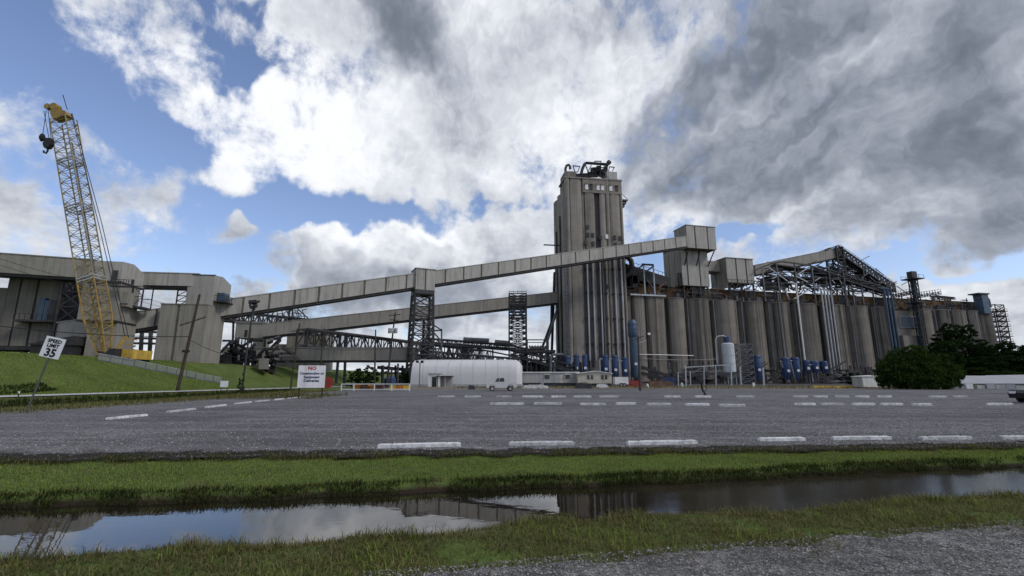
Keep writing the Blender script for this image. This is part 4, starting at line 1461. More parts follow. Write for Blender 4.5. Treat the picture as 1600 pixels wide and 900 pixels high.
t.part('lower_core', MB().box(.05, 8.3, .12, 7, -2, z2(477)), 'panel_seam')
for x0, x1 in ((0, 3.0), (3.5, 8.35)):
    t.part('lower_panel', MB().box(x0, x1, 0, .11, -2, z2(476.5)), 'panel_shade')
t.part('lower_side', MB().box(8.31, 8.45, .1, 7, -2, z2(476.5)), 'panel_shade')
t.part('lower_roof', MB().box(-.1, 8.5, -.1, 7.1, z2(476.5) + .01, z2(476.5) + .18), 'panel_shade')
ub, ut = z2(476.5) + .19, z2(430.5, 92)
t.part('upper_shaft', MB().add([(3.2, 2, ub), (8.2, 2, ub), (8.2, 8.8, ub), (3.2, 8.8, ub), (3.2, 2, ut), (8.2, 2, ut), (8.2, 5, ut + .3), (8.2, 8.8, ut - .7), (3.2, 8.8, ut - .7), (3.2, 5, ut + .3)],
       [(3, 2, 1, 0), (0, 1, 5, 4), (1, 2, 7, 6, 5), (2, 3, 8, 7), (3, 0, 4, 9, 8), (4, 5, 6, 9), (9, 6, 7, 8)]), 'panel')
t.part('roof_edge', MB().box(3.1, 8.3, 1.9, 2.0, ut - .02, ut + .12), 'dark_steel')
t.part('blue_unit', MB().box(8.25, 9.6, 3.4, 5.6, z2(469, 93), z2(457, 93)), 'blue_grey_paint')
t.part('landing', MB().box(8.22, 10.4, 2.2, 7, z2(471, 93) - .2, z2(471, 93)), 'dark_steel')
m = MB()
for k in range(7):
    m.bar((10.3, 2.3 + k * .75, z2(471, 93)), (10.3, 2.3 + k * .75, z2(471, 93) + 1.1), .08)
m.bar((10.3, 2.3, z2(471, 93) + 1.1), (10.3, 7, z2(471, 93) + 1.1), .09)
m.bar((8.3, 2.3, z2(471, 93) + 1.1), (10.3, 2.3, z2(471, 93) + 1.1), .09)
t.part('landing_rail', m, 'dark_steel', stuff=True)
m = MB()
za, zb = z2(477), z2(451)
for x in (1.2, 3.0):
    m.bar((x, 2.6, za), (x, 2.6, zb), .2)
for k in range(4):
    z = za + (zb - za) * k / 3
    m.bar((1.2, 2.6, z), (3.0, 2.6, z), .15)
    if k < 3:
        m.bar((1.2, 2.6, z), (3.0, 2.6, z + (zb - za) / 3), .12)
t.part('side_frame', m, 'dark_steel', stuff=True)

# farther beige houses and the stacker truss behind
for (pa_, pb_, y0, y1, Y, nm, lab, mt) in (
        (369, 414, 504, 528, 134, 'far_transfer_house', 'beige transfer house at the left end of the middle gallery', 'panel_shade'),
        (449, 509, 522, 590, 140, 'far_block_house', 'grey block house behind the level gallery above the white sign', 'panel_shade')):
    a0, a1 = P(pa_, y0, Y), P(pb_, y0, Y)
    t = T(nm, lab, 'house', (a0.x, Y, 0), R(4))
    w_ = a1.x - a0.x
    zt_, zb_ = a0.z, P(pa_, y1, Y).z
    t.part('wall', MB().box(0, w_, 0, 8, zb_, zt_), mt)
    t.part('roof', MB().box(-.3, w_ + .3, -.3, 8.3, zt_ + .01, zt_ + .25), 'panel')
    t.part('door', MB().box(w_ * .32, w_ * .42, -.06, .02, zb_ + .3, zb_ + 2.3), 'dark_steel')
    t.part('seam', MB().box(w_ * .5, w_ * .53, -.05, .02, zb_, zt_ - .1), 'panel_seam')
    if zb_ > 4:
        for x in (.4, w_ - .4):
            t.part('leg', MB().box(x - .35, x + .35, .5, 1.5, 0, zb_ - .02), 'dark_steel')
        t.part('column_wall', MB().box(w_ * .62, w_ * .98, .3, 4, 0, zb_ - .01), mt)
        m = MB()
        for k in range(9):
            x = w_ * .0 + k * w_ / 9
            m.bar((x, .6, zb_ - 9 + (k % 2) * 4), (x + w_ / 9, .6, zb_ - 5 - (k % 2) * 4), .25)
            m.bar((x, .6, 2), (x, .6, zb_), .22)
        t.part('under_frame', m, 'dark_steel', stuff=True)
    else:
        t.part('lean_to', MB().box(-4, -.1, 1, 6, 0, zt_ * .8), mt)

t = T('stacker_truss', 'dark lattice stacker boom with a peaked mast behind the long gallery', 'conveyor', P(420, 590, 160) * 1)
t.o.location.z = 0
t.inv = Matrix.Translation(t.o.location).inverted()
truss(t, P(335, 500, 150), P(492, 515, 165), 4, 3.2, 22, .45, .28)
m = MB()
apex = P(458, 476, 160)
for a in ((350, 490), (400, 497), (430, 503), (445, 507), (455, 508), (470, 509), (493, 508)):
    m.bar(apex, P(*a, 160), .32 if a[0] in (455, 493) else .2)
for k in range(6):
    m.bar(P(452, 481 + k * 4.5, 160), P(460 + (k + 1) * 5.2, 481 + k * 4.5, 160), .16)
for k in range(16):
    x = 352 + k * 8
    m.bar(P(x, 503 - k * 1.2, 160), P(x + 8, 487 + (k % 3) * 6 - k * .3, 160), .25)
    m.bar(P(x, 488 - k * .3, 162), P(x + 6, 504, 162), .22)
t.part('mast_stay', m, 'dark_steel', world=True, stuff=True)
t.part('leg', MB().bar(P(452, 480, 160), P(449, 596, 160), .5), 'dark_steel', world=True)
t.part('leg', MB().bar(P(365, 495, 155), P(362, 596, 155), .5), 'dark_steel', world=True)

t = T('ground_truss_conveyor', 'long dark truss conveyor crossing behind the level gallery toward the tower', 'conveyor', (P(600, 550, 150).x, 150, 0))
truss(t, P(470, 542, 122), P(760, 566, 200), 4.2, 4.6, 34, .5, .26)
for px, Y in ((529, 132), (538, 132), (640, 160), (720, 185)):
    t.part('leg', MB().bar(P(px + 3, 520 if px < 600 else 550, Y), P(px - 4 if px == 529 else px, 600, Y), .6), 'dark_steel', world=True)

t = T('belt_bridge', 'dark belt conveyor bridge with pale covers left of the tower', 'conveyor', (P(740, 540, 150).x, 150, 0))
truss(t, P(664, 537, 146), P(800, 547, 152), 3, 1.6, 20, .4, .22)
truss(t, P(800, 548, 152), P(880, 565, 150), 3, 1.6, 10, .45, .25)
for a, b in (((724, 536), (764, 538)), ((773, 540), (797, 542))):
    p_, q_ = P(*a, 149), P(*b, 149)
    t.part('belt_cover', MB().tube([p_ + Vector((0, 0, .9)), q_ + Vector((0, 0, .9))], 1.0, 10), 'grey_steel', world=True)
t.part('pier', MB().prism([(P(722, 545, 149).x, 148), (P(732, 545, 149).x, 148), (P(732, 545, 149).x, 151), (P(722, 545, 149).x, 151)], P(0, 566, 149).z, P(0, 540, 149).z), 'dark_steel', world=True)
m = MB()
for a, b in (((718, 545), (723, 556)), ((737, 545), (731, 556)), ((664, 538), (664, 600)), ((700, 541), (700, 600)), ((770, 543), (770, 600)), ((745, 545), (800, 556))):
    m.bar(P(*a, 149), P(*b, 149), .45)
t.part('strut', m, 'dark_steel', world=True, stuff=True)

t = T('low_truss_conveyor', 'lower dark truss conveyor just above the white warehouse roof', 'conveyor', (P(740, 560, 135).x, 135, 0))
truss(t, P(640, 562, 128), P(850, 578, 140), 3.2, 2.6, 26, .4, .24)
truss(t, P(800, 556, 138), P(900, 583, 134), 3, 2.0, 10, .45, .22)

a0, a1 = P(795.5, 500, 138), P(822.5, 500, 138)
t = T('stair_lattice_tower', 'dark many-braced lattice tower standing left of the concrete tower', 'tower', ((a0.x + a1.x) / 2, 141, 0))
lattice(t, (a0.x + a1.x) / 2, 141, a1.x - a0.x, 5, 0, P(0, 458, 138).z, 16, .42, .22, 0)
m = MB()
for k in range(8):
    z = P(0, 462 + k * 5.2, 138).z
    m.bar((a0.x, 138.5, z), (a1.x, 138.5, z), .3)
    m.bar((a0.x, 143.5, z), (a1.x, 143.5, z), .3)
for k in range(5):
    x = a0.x + (a1.x - a0.x) * k / 4
    m.bar((x, 138.5, P(0, 459, 138).z), (x, 138.5, P(0, 453.5, 138).z), .12)
m.bar((a0.x, 138.5, P(0, 455, 138).z), (a1.x, 138.5, P(0, 455, 138).z), .14)
t.part('platform_beam', m, 'dark_steel', world=True, stuff=True)

t = T('dark_boot_pit', 'dark machinery deck with rails between lattice tower and concrete tower', 'machinery', (P(845, 590, 136).x, 136, 0))
x0, x1 = P(822, 570, 136).x, P(868, 570, 136).x
t.part('deck', MB().box(x0, x1, 135, 142, P(0, 551, 136).z, P(0, 547, 136).z), 'dark_steel', world=True)
t.part('enclosure', MB().box(x0 - 3, x1 + 8, 139, 146, 0, P(0, 566, 139).z), 'dark_steel', world=True)
m = MB()
for px in (824, 830, 838, 846, 854, 858):
    m.bar(P(px, 600, 135.5), P(px, 531 if px in (824, 854) else 548, 135.5), .3)
m.bar(P(823, 531, 135.5), P(856, 531, 135.5), .3)
m.bar(P(823, 535, 135.5), P(856, 535, 135.5), .2)
for k in range(8):
    m.bar(P(823 + k * 4.2, 540, 137), P(826 + k * 4.2, 549, 137), .5)
t.part('frame', m, 'dark_steel', world=True, stuff=True)
for px in (832, 840, 848):
    c0 = P(px, 545, 136)
    t.part('motor', MB().tube([c0 + Vector((-.8, 0, 0)), c0 + Vector((.8, 0, 0))], .7, 10), 'dark_steel', world=True)
t.part('pipe', MB().tube([P(860, 600, 134), P(861, 557, 134), P(864, 554, 134), P(880, 554, 134)], .4, 8), 'grey_steel', world=True, smooth=True)
t.part('pipe', MB().tube([P(866, 600, 134), P(867, 562, 134)], .4, 8), 'grey_steel', world=True, smooth=True)

# ------------------------------------------------------------------ dust filters, tanks
def filt(px0, px1, y0, y1, Y, label, mat='blue_paint', duct=True, lean=0.0):
    xa, xb = P(px0, (y0 + y1) / 2, Y).x, P(px1, (y0 + y1) / 2, Y).x
    r_ = (xb - xa) / 2
    zt, zb = P(0, y0, Y).z, max(1.2, P(0, y1, Y).z)
    t = T('dust_filter', label, 'filter', ((xa + xb) / 2, Y, 0), 0, 'blue dust filters')
    body = t.part('drum', MB().lathe(0, 0, [(r_ * .86, zt + .35), (r_, zt), (r_, zb + (zt - zb) * .3), (r_ * .45, zb)][::-1], 16), mat, smooth=True)
    t.part('rim', MB().lathe(0, 0, [(r_ + .12, zt - .35), (r_ + .12, zt - .1)], 16), mat, parent=body)
    t.part('rim', MB().lathe(0, 0, [(r_ + .1, zb + (zt - zb) * .55), (r_ + .1, zb + (zt - zb) * .55 + .2)], 16), mat, parent=body)
    t.part('hatch', MB().box(-.35, .35, -r_ - .12, -r_ + .1, zb + (zt - zb) * .38, zb + (zt - zb) * .38 + .7), 'sign_white', parent=body)
    for sx_ in (-1, 1):
        for sy_ in (-1, 1):
            t.part('leg', MB().bar((sx_ * r_ * .75, sy_ * r_ * .75, 0), (sx_ * r_ * .75, sy_ * r_ * .75, zb + (zt - zb) * .35), .2), 'dark_steel')
    if duct:
        t.part('duct', MB().tube([(-r_ * .6, -r_ * .3, zt - .8), (-r_ - .5, -r_ * .3, zt - .7), (-r_ - .75 + lean * .3, -r_ * .3, zt - 1.4), (-r_ - .7 + lean, -r_ * .3, .6)], .24, 8), 'pale_steel', smooth=True)
    return t


filt(881, 892, 558, 582, 137, 'plain blue drum filter leftmost at the foot of the tower', duct=False)
filt(896, 905.5, 556, 590, 137, 'blue dust filter second from left at the foot of the tower', lean=.3)
filt(910, 918, 556, 590, 137, 'blue dust filter third from left at the foot of the tower', duct=False)
filt(941, 951, 557, 592, 137, 'blue dust filter fourth from left at the foot of the tower')
filt(956, 966, 557, 594, 137, 'blue dust filter fifth from left at the foot of the tower')
filt(972, 981, 560, 594, 137, 'blue dust filter at the right corner of the tower foot')
filt(1177, 1190, 557, 603, 140, 'tall dark blue filter right of the stair tower', lean=1.5, duct=False)
filt(1222, 1235, 561, 598, 142, 'blue filter with a pale leaning duct, left of a pair', lean=2.2)
filt(1238, 1250, 560, 600, 142, 'blue filter with a pale leaning duct, right of a pair', lean=1.2)
filt(1255, 1265, 565, 585, 144, 'small blue fan filter below the bright white downpipe', duct=False)
filt(1267, 1279, 566, 583, 144, 'small blue fan filter in the middle of three', lean=.6)
filt(1282, 1293, 566, 583, 144, 'small blue fan filter below the four parallel downpipes', duct=False)

c0 = P(992, 590, 141)
t = T('blue_cyclone', 'tall blue grey cyclone column between the tower and the twin-bay silo', 'cyclone', (c0.x, 141, 0))
zt = P(0, 500, 141).z
t.part('column', MB().lathe(0, 0, [(.8, 2.0), (1.1, 4), (1.1, zt * .72)], 16), 'blue_grey_paint', smooth=True)
t.part('head', MB().lathe(0, 0, [(1.1, zt * .72 + .01), (1.35, zt * .74), (1.35, zt - .8), (.85, zt)], 16), 'blue_grey_paint', smooth=True)
t.copies('band', MB().lathe(0, 0, [(1.43, 0), (1.43, .25)], 16), 'blue_paint', [(0, 0, zt * .76), (0, 0, zt * .84), (0, 0, zt * .92)])
t.part('bracket', MB().bar((1.2, 0, zt * .62), (4, 0, zt * .68), .22), 'pale_steel')
t.part('lamp', MB().box(-.3, .5, -1.8, -1.4, zt * .29, zt * .29 + .7), 'sign_white')
for sx_ in (-1, 1):
    t.part('leg', MB().bar((sx_ * 1.1, 0, 0), (sx_ * 1.1, 0, 4.2), .3), 'dark_steel')

c0 = P(1142, 600, 138)
t = T('white_tank', 'white upright tank with a blue top by the stair tower', 'tank', (c0.x, 138, 0))
zt, zb = P(0, 536, 138).z, P(0, 588, 138).z
t.part('shell', MB().lathe(0, 0, [(.8, zb - .8), (1.75, zb + .4), (1.75, zt - .3), (1.3, zt)], 20), 'tank_white', smooth=True)
t.part('cap', MB().lathe(-.1, 0, [(.85, zt + .01), (.85, zt + 1.8), (.5, zt + 2.2)], 14), 'blue_paint', smooth=True)
t.copies('band', MB().lathe(0, 0, [(1.8, 0), (1.8, .12)], 20), 'pale_steel', [(0, 0, zb + 1.5 + k * 2.2) for k in range(4)])
for sx_ in (-1, 1):
    for sy_ in (-1, 1):
        t.part('leg', MB().bar((sx_ * 1.15, sy_ * 1.15, 0), (sx_ * 1.15, sy_ * 1.15, zb + .4), .22), 'pale_steel')
t.part('arch_pipe', MB().tube([(-.3, -.5, zt + 1.6), (-1.2, -.5, zt + 2.1), (-3.0, -.5, zt + 1.9), (-3.6, -.5, zt + 1), (-3.7, -.5, zt - 6)], .2, 8), 'pale_steel', smooth=True)
c0 = P(1165, 600, 139)
t = T('stair_tower', 'grey zigzag stair tower right of the white tank', 'stair tower', (c0.x, 139, 0))
lattice(t, 0, 0, 4.4, 3, 0, P(0, 538, 139).z, 7, .22, .14, 0, 1, 'grey_steel', world=False)
m = MB()
hz = P(0, 538, 139).z / 7
for k in range(7):
    m.bar((-2 if k % 2 else 2, -1.2, k * hz), (2 if k % 2 else -2, -1.2, (k + 1) * hz), .35, .15)
t.part('stair_flight', m, 'pale_steel', stuff=True)

# tangle of conveyors, pipes and scrap along the silo feet
rd = random.Random(21)
t = T('silo_foot_machinery', 'dark tangle of pipes and conveyors along the feet of the silos', 'machinery', row(60, -6))
m, m2 = MB(), MB()
for k in range(260):
    s_ = 1 + rd.random() * 95
    tt = -2 - rd.random() * 7
    z_ = rd.random() * 4.6
    L_ = 1.5 + rd.random() * 7
    v = rd.choice((RD, RD, RD * .9 + Vector((0, 0, .4)), RD * .9 + Vector((0, 0, -.35)), Vector((0, 0, 1)), RN))
    (m if rd.random() < .85 else m2).bar(row(s_, tt, z_), row(s_, tt, z_) + v * (L_ if v.z < .9 else 3), .15 + rd.random() * .35)
t.part('pipework', m, 'dark_steel', world=True, stuff=True)
t.part('pale_pipework', m2, 'grey_steel', world=True, stuff=True)
for a, b in (((1003, 574), (1046, 588)), ((1003, 583), (1040, 592)), ((1050, 586), (1160, 583))):
    p_, q_ = P(*a, 135), P(*b, 135)
    t.part('belt_frame', MB().bar(p_, q_, 1.2, .8), 'dark_steel', world=True)
for k in range(26):
    s_ = 2 + rd.random() * 100
    w_, h_ = 1.5 + rd.random() * 4, 1 + rd.random() * 2.6
    p_ = row(s_, -3 - rd.random() * 3)
    t.part('machine_box', MB().prism([(p_.x, p_.y), (p_.x + w_, p_.y + .5), (p_.x + w_ * .9, p_.y + 2.3), (p_.x, p_.y + 2)], 0, h_, [h_, h_ * .8, h_ * .8, h_]), rd.choice(('dark_steel', 'dark_steel', 'rusty_junk', 'grey_steel')), world=True)

# pipe portals in front of the silos
t = T('pipe_portal', 'pale thin pipe portal frames standing in front of the silos', 'frame', (P(1100, 600, 105).x, 105, 0))
for px, y0, y1 in ((1072, 571, 610), (1100.5, 571, 612), (1119, 572, 608), (1060, 581, 603), (1079, 580, 603), (1143, 569, 603)):
    t.part('post', MB().bar(P(px, y1, 100), P(px - (610 - y0) * .02, y0, 100), .2), 'pale_steel', world=True)
t.part('rail', MB().bar(P(1069, 574, 100), P(1145, 569.5, 100), .22), 'pale_steel', world=True)
t.part('rail', MB().bar(P(1059, 581, 100), P(1119, 579.5, 100), .18), 'grey_steel', world=True)
t.part('rail', MB().bar(P(1060, 604, 99), P(1170, 606, 99), .14), 'pale_steel', world=True)
for i, (px, y0, y1, lab) in enumerate(((1156, 573, 602, 'beside the foot of the stair tower'), (1192, 575, 607, 'right of the tall dark blue filter'))):
    p_, q_ = P(px + 2, y1, 104), P(px, y0, 104)
    o = link('steel_post', MB().bar((0, 0, 0), q_ - p_, .3).mesh('steel_post'), 'pale_steel', None, p_)
    tag(o, 'pale upright steel post ' + lab, 'post', 'posts before the silos')

# ------------------------------------------------------------------ crane
cb, ct = P(163, 553, 72), P(99, 186, 72)
t = T('lattice_crane', 'yellow crawler crane with a tall lattice boom behind the levee', 'crane', (cb.x, cb.y, 4.3))
ax = (ct - cb).normalized()
bx = ax.cross(Vector((0, 1, 0))).normalized()
if bx.x < 0:
    bx = -bx
by = Vector((0, 1, 0)) - ax * ax.y
by.normalize()
BL = (ct - cb).length


def bq(s, i):
    f = min(1, .45 + s / 8) if s < 6 else 1.0
    f2 = 1.0
    sx_, sy_ = ((-1, -1), (1, -1), (1, 1), (-1, 1))[i]
    return cb + ax * s + bx * (sx_ * 1.28 * f) + by * (sy_ * 1.1 * f)


for i in range(4):
    m = MB()
    m.bar(bq(0, i), bq(6, i), .2)
    m.bar(bq(6, i), bq(BL * .3, i), .16)
    t.part('boom_chord', m, 'crane_yellow', world=True)
    t.part('boom_chord', MB().bar(bq(BL * .3, i), bq(BL, i), .14), 'crane_lattice', world=True)
m = MB()
NB = 44
for k in range(NB):
    s0, s1 = BL * k / NB, BL * (k + 1) / NB
    for i in range(4):
        j = (i + 1) % 4
        m.bar(bq(s0, i if k % 2 else j), bq(s1, j if k % 2 else i), .065)
        if k % 2:
            m.bar(bq(s0, i), bq(s0, j), .065)
t.part('boom_lacing', m, 'crane_lattice', world=True, stuff=True)
m = MB()
for s in (12, 24.5, 33):
    for ds in (0, .5):
        for i in range(4):
            m.bar(bq(s + ds, i), bq(s + ds, (i + 1) % 4), .2)
t.part('boom_splice', m, 'pale_steel', world=True, stuff=True)
t.part('boom_walkway', MB().bar(cb + ax * 8 + by * .9, cb + ax * (BL - 4) + by * .9, .3, .06), 'grey_steel', world=True)
m = MB()
for k in range(16):
    s = .5 + k * .75
    for i in range(4):
        m.bar(bq(s, i), bq(s + .9, (i + 2) % 4 if k % 2 else (i + 1) % 4), .075)
t.part('boom_foot_lacing', m, 'crane_yellow', world=True, stuff=True)
hd = MB()
e1, e2 = ct, ct + ax * 2.6
hv = []
for s_, wl, wr in ((0, -1.2, 1.2), (.9, -1.35, 1.0), (1.8, -1.4, -.4)):
    for y_ in (-.7, .7):
        hv += [ct + ax * s_ + bx * wl + by * y_, ct + ax * s_ + bx * wr + by * y_]
hd.add(hv, [(0, 1, 5, 4), (4, 5, 9, 8), (2, 6, 7, 3), (6, 10, 11, 7), (0, 4, 6, 2), (4, 8, 10, 6), (1, 3, 7, 5), (5, 7, 11, 9), (8, 9, 11, 10), (0, 2, 3, 1)])
t.part('boom_head', hd, 'crane_yellow', world=True)
for dx_, ds, r_ in ((-1.9, 2.9, .5), (-.9, 2.6, .6)):
    c0 = ct + bx * dx_ + ax * ds
    t.part('sheave', MB().tube([c0 + by * -.5, c0 + by * .5], r_, 14), 'crane_yellow', world=True)
t.part('sheave_arm', MB().bar(ct + ax * 1.8 + bx * -1, ct + ax * 2.8 + bx * -1.6, .6, .4), 'crane_yellow', world=True)
t.part('antenna', MB().bar(ct + ax * 1.5 + bx * .9, ct + ax * 4.6 + bx * .6, .08), 'black_wire', world=True)
hk, hb = P(76, 224, 70.5), P(66, 214, 70.5)
tip = ct + ax * 2.0 + bx * -1.9
for i, p_ in enumerate((hk, hb)):
    t.part('hoist_line', MB().bar(p_ + Vector((0, 0, .6)), tip + bx * (-.5 + .4 * i) + by * (-.6), .06), 'black_wire', world=True)
t.part('hoist_line', MB().bar(hk + Vector((.3, 0, .6)), tip + bx * .2 + by * (-.6), .06), 'black_wire', world=True)
t.part('hook_block', MB().add([tuple(hk + Vector(v)) for v in [(-.45, -.35, .8), (.45, -.35, .8), (.65, -.35, -.2), (.3, -.35, -.9), (-.3, -.35, -.9), (-.65, -.35, -.2), (-.45, .35, .8), (.45, .35, .8), (.65, .35, -.2), (.3, .35, -.9), (-.3, .35, -.9), (-.65, .35, -.2)]],
       [(5, 4, 3, 2, 1, 0), (6, 7, 8, 9, 10, 11)] + [(i, (i + 1) % 6, 6 + (i + 1) % 6, 6 + i) for i in range(6)]), 'black_wire', world=True)
t.part('hook', MB().tube([hk + Vector((0, 0, -.9)), hk + Vector((.1, 0, -1.3)), hk + Vector((-.1, 0, -1.75)), hk + Vector((-.5, 0, -1.6)), hk + Vector((-.55, 0, -1.3))], .14, 6), 'black_wire', world=True)
t.part('overhaul_ball', MB().lathe(hb.x, hb.y, [(.1, hb.z - .8), (.35, hb.z - .4), (.42, hb.z), (.3, hb.z + .4), (.1, hb.z + .6)], 10), 'black_wire', world=True)
gt = P(196, 528, 74)
for dx_ in (0, .5):
    t.part('pendant', MB().tube([ct + bx * (1.4 + dx_ * .3) + ax * .6, cb + ax * (BL * .5) + bx * (2.6 + dx_), gt + Vector((dx_, 0, 0))], .055, 5), 'black_wire', world=True)
for dy in (-1.2, 1.2):
    t.part('gantry_mast', MB().bar(P(168, 566, 72 + dy), P(197, 525, 74 + dy), .32), 'crane_yellow', world=True)
m = MB()
for k in range(5):
    f = .1 + k * .2
    a0 = P(168, 566, 70.8).lerp(P(197, 525, 72.8), f)
    m.bar(a0, a0 + Vector((0, 2.4, 0)), .15)
    m.bar(a0, P(168, 566, 73.2).lerp(P(197, 525, 75.2), min(1, f + .2)), .12)
t.part('gantry_lacing', m, 'crane_yellow', world=True, stuff=True)
c0 = P(196, 565, 73)
t.part('house', MB().box(c0.x - 3.4, c0.x + 1.2, 71.5, 75, 4.6, 5.7), 'dark_steel', world=True)
t.part('counterweight', MB().box(c0.x + .6, c0.x + 2.3, 71.3, 75.2, 4.5, 5.9), 'yellow_paint', world=True)
t.part('cab', MB().prism([(cb.x + 2.2, 70), (cb.x + 3.2, 70), (cb.x + 3.2, 71.4), (cb.x + 2.2, 71.4)], 4.6, 6.0), 'dark_steel', world=True)
for dy in (-1.8, 1.8):
    t.part('track', MB().tube([(c0.x - 4.5, 73 + dy, 4.2), (c0.x + 2, 73 + dy, 4.2)], .5, 8), 'black_rubber', world=True)

for i, (px, py, w_, h_, Y, mt, lab) in enumerate(((213, 545, 2.2, 1.6, 92, 'green_paint', 'green machine between the two beige transfer towers'), (203, 561, 0, 0, 0, '', ''))):
    if not w_:
        continue
    c0 = P(px, py, Y)
    t = T('green_machine', lab, 'machine', (c0.x, Y, 4.3))
    t.part('body', MB().prism([(-w_, -1), (w_, -1), (w_, 1), (-w_, 1)], 1.0, 3.2, [3.2, 2.4, 2.4, 3.2]), 'green_paint')
    t.part('frame', MB().box(-2.4, 2.8, -1.2, 1.2, .3, .98), 'dark_steel')
    t.part('spout', MB().bar((-1.8, -1.05, 2.2), (.6, -1.05, 3.6), .25), 'sign_white')
t = T('pipe_rack', 'grey steel pipe rack seen between the two beige transfer towers', 'pipe rack', (P(215, 540, 100).x, 100, 4.3))
for px in (203, 219, 233):
    t.part('post', MB().bar(P(px, 565, 100), P(px + 3, 515, 100), .55), 'grey_steel', world=True)
for y in (518, 528, 536):
    t.part('beam', MB().bar(P(196, y, 100), P(245, y + 1, 100), .45), 'grey_steel', world=True)

# dark frames under the galleries on the levee
rd = random.Random(5)
t = T('levee_conveyor_frames', 'black conveyor frames and chutes standing under the level gallery on the levee', 'frame', (P(360, 570, 105).x, 105, 0))
m = MB()
for k in range(60):
    px = 322 + rd.random() * 120
    py = 530 + rd.random() * 44
    L_ = 6 + rd.random() * 24
    an = rd.choice((1.5, 1.5, 0, .5, -.5, -.8))
    m.bar(P(px, py, 106), P(px + L_ * math.cos(an), min(582, py + L_ * math.sin(an)), 106 + rd.random() * 4), .3 + rd.random() * .35)
for k in range(12):
    px = 320 + k * 9.5
    m.bar(P(px, 588, 107), P(px + 1, 545 + rd.random() * 12, 107), .6)
t.part('frame', m, 'dark_steel', world=True, stuff=True)
p_ = P(318, 577, 104)
t.part('chute', MB().add([tuple(P(a, b, Y)) for Y in (103, 107) for a, b in ((318, 577), (362, 571), (362, 552), (318, 557))],
       [(0, 1, 2, 3), (7, 6, 5, 4), (0, 4, 5, 1), (1, 5, 6, 2), (2, 6, 7, 3), (3, 7, 4, 0)]), 'dark_steel', world=True)
t.part('side_box', MB().add([tuple(P(a, b, Y)) for Y in (101, 105) for a, b in ((404, 577), (420, 577), (420, 560), (404, 560))],
       [(0, 1, 2, 3), (7, 6, 5, 4), (0, 4, 5, 1), (1, 5, 6, 2), (2, 6, 7, 3), (3, 7, 4, 0)]), 'panel_shade', world=True)

# ------------------------------------------------------------------ warehouse, trailers
xa, xb = P(641, 585, 98).x, P(816.5, 585, 98).x
zt = P(0, 561.5, 98).z
t = T('white_warehouse', 'long white fabric warehouse with a rounded roof in front of the conveyors', 'warehouse', (xa, 98, 0))
prof = [(0, 0), (-.05, zt * .45), (.25, zt * .72), (.9, zt * .88), (2.2, zt * .97), (4.5, zt), (9, zt + .3), (13.5, zt), (16, zt * .95), (17.6, zt * .7), (18, 0)]
Lw = xb - xa
nb = 9
inset = [(0, 1.0), (1, 1.0)]
secs = [(Lw * k / nb, 1.0, 0.0) for k in range(nb)] + [(Lw - 1.2, .985, .1), (Lw - .5, .93, .5), (Lw, .80, 1.4)]
for k in range(len(secs) - 1):
    m = MB()
    vs = []
    gapx = .02 if k < nb - 1 else 0
    for (x, sc_, ins) in ((secs[k][0] + gapx, secs[k][1], secs[k][2]), (secs[k + 1][0] - gapx, secs[k + 1][1], secs[k + 1][2])):
        vs += [(x + (.35 * (z / zt) if k == 0 and x < .1 else 0), ins + y * (1 - ins / 9), z * (sc_ if z > 0 else 1)) for y, z in prof]
    n_ = len(prof)
    m.add(vs, [(i, i + 1, n_ + i + 1, n_ + i) for i in range(n_ - 1)])
    t.part('fabric_bay', m, 'fabric_white', smooth=True)
t.part('end_wall', MB().add([(.02 + .35 * (z / zt), y, z) for y, z in prof], [tuple(range(len(prof)))]), 'fabric_white')
t.part('end_wall', MB().add([(Lw - .01, 1.4 + y * (1 - 1.4 / 9), z * .8) for y, z in prof], [tuple(reversed(range(len(prof))))]), 'fabric_white')
t.part('base_kerb', MB().box(-.1, Lw + .1, -.25, -.06, 0, .5), 'path_concrete')
t = T('site_booth', 'small white booth with dark doors before the white warehouse', 'booth', (P(679, 603, 94).x, 94, 0))
t.part('wall', MB().box(-1.3, 1.0, 0, 2, 0, 2.5), 'white_paint')
t.part('roof', MB().box(-1.5, 1.2, -.2, 2.2, 2.51, 2.65), 'grey_siding')
t.part('door', MB().box(-.5, .4, -.05, .0, 0, 2.0), 'glass')
t = T('grey_shelter', 'small grey open shelter beside the white booth', 'shelter', (P(693, 603, 94).x, 94, 0))
t.part('back', MB().box(-1.2, 1.6, 1.5, 1.7, 0, 2.0), 'grey_siding')
t.part('roof', MB().box(-1.4, 1.8, -.2, 1.9, 2.0, 2.15), 'dark_steel')
for x in (-1.2, .3, 1.6):
    t.part('post', MB().box(x - .08, x + .08, 0, .16, 0, 1.99), 'grey_siding')

xa, xb = P(817, 590, 104).x, P(905, 590, 104).x
t = T('grey_office_trailer', 'long low grey office trailer right of the white warehouse', 'trailer', (xa, 104, 0))
zt = P(0, 581, 104).z
w_ = xb - xa
npn = 7
for k in range(npn):
    t.part('wall_panel', MB().box(w_ * k / npn + .02, w_ * (k + 1) / npn - .02, 0, .12, .7, zt - .2), 'grey_siding')
t.part('body', MB().box(.03, w_, .13, 3.6, .6, zt - .21), 'panel_seam')
t.part('roof', MB().box(-.15, w_ + .1, -.2, 3.8, zt - .19, zt), 'white_paint')
for f in (.43, .80):
    wd = t.part('window', MB().box(w_ * f - .5, w_ * f + .5, -.08, -.01, 1.6, 2.4), 'glass')
    t.part('awning', MB().box(w_ * f - .6, w_ * f + .6, -.5, -.09, 2.45, 2.55), 'white_paint', parent=wd)
t.part('door', MB().box(w_ * .68 - .4, w_ * .68 + .4, -.06, -.01, .7, 2.5), 'cream_siding')
t.part('skirt', MB().box(.1, w_ - .1, .1, 3.5, 0, .58), 'dark_steel')
m = MB()
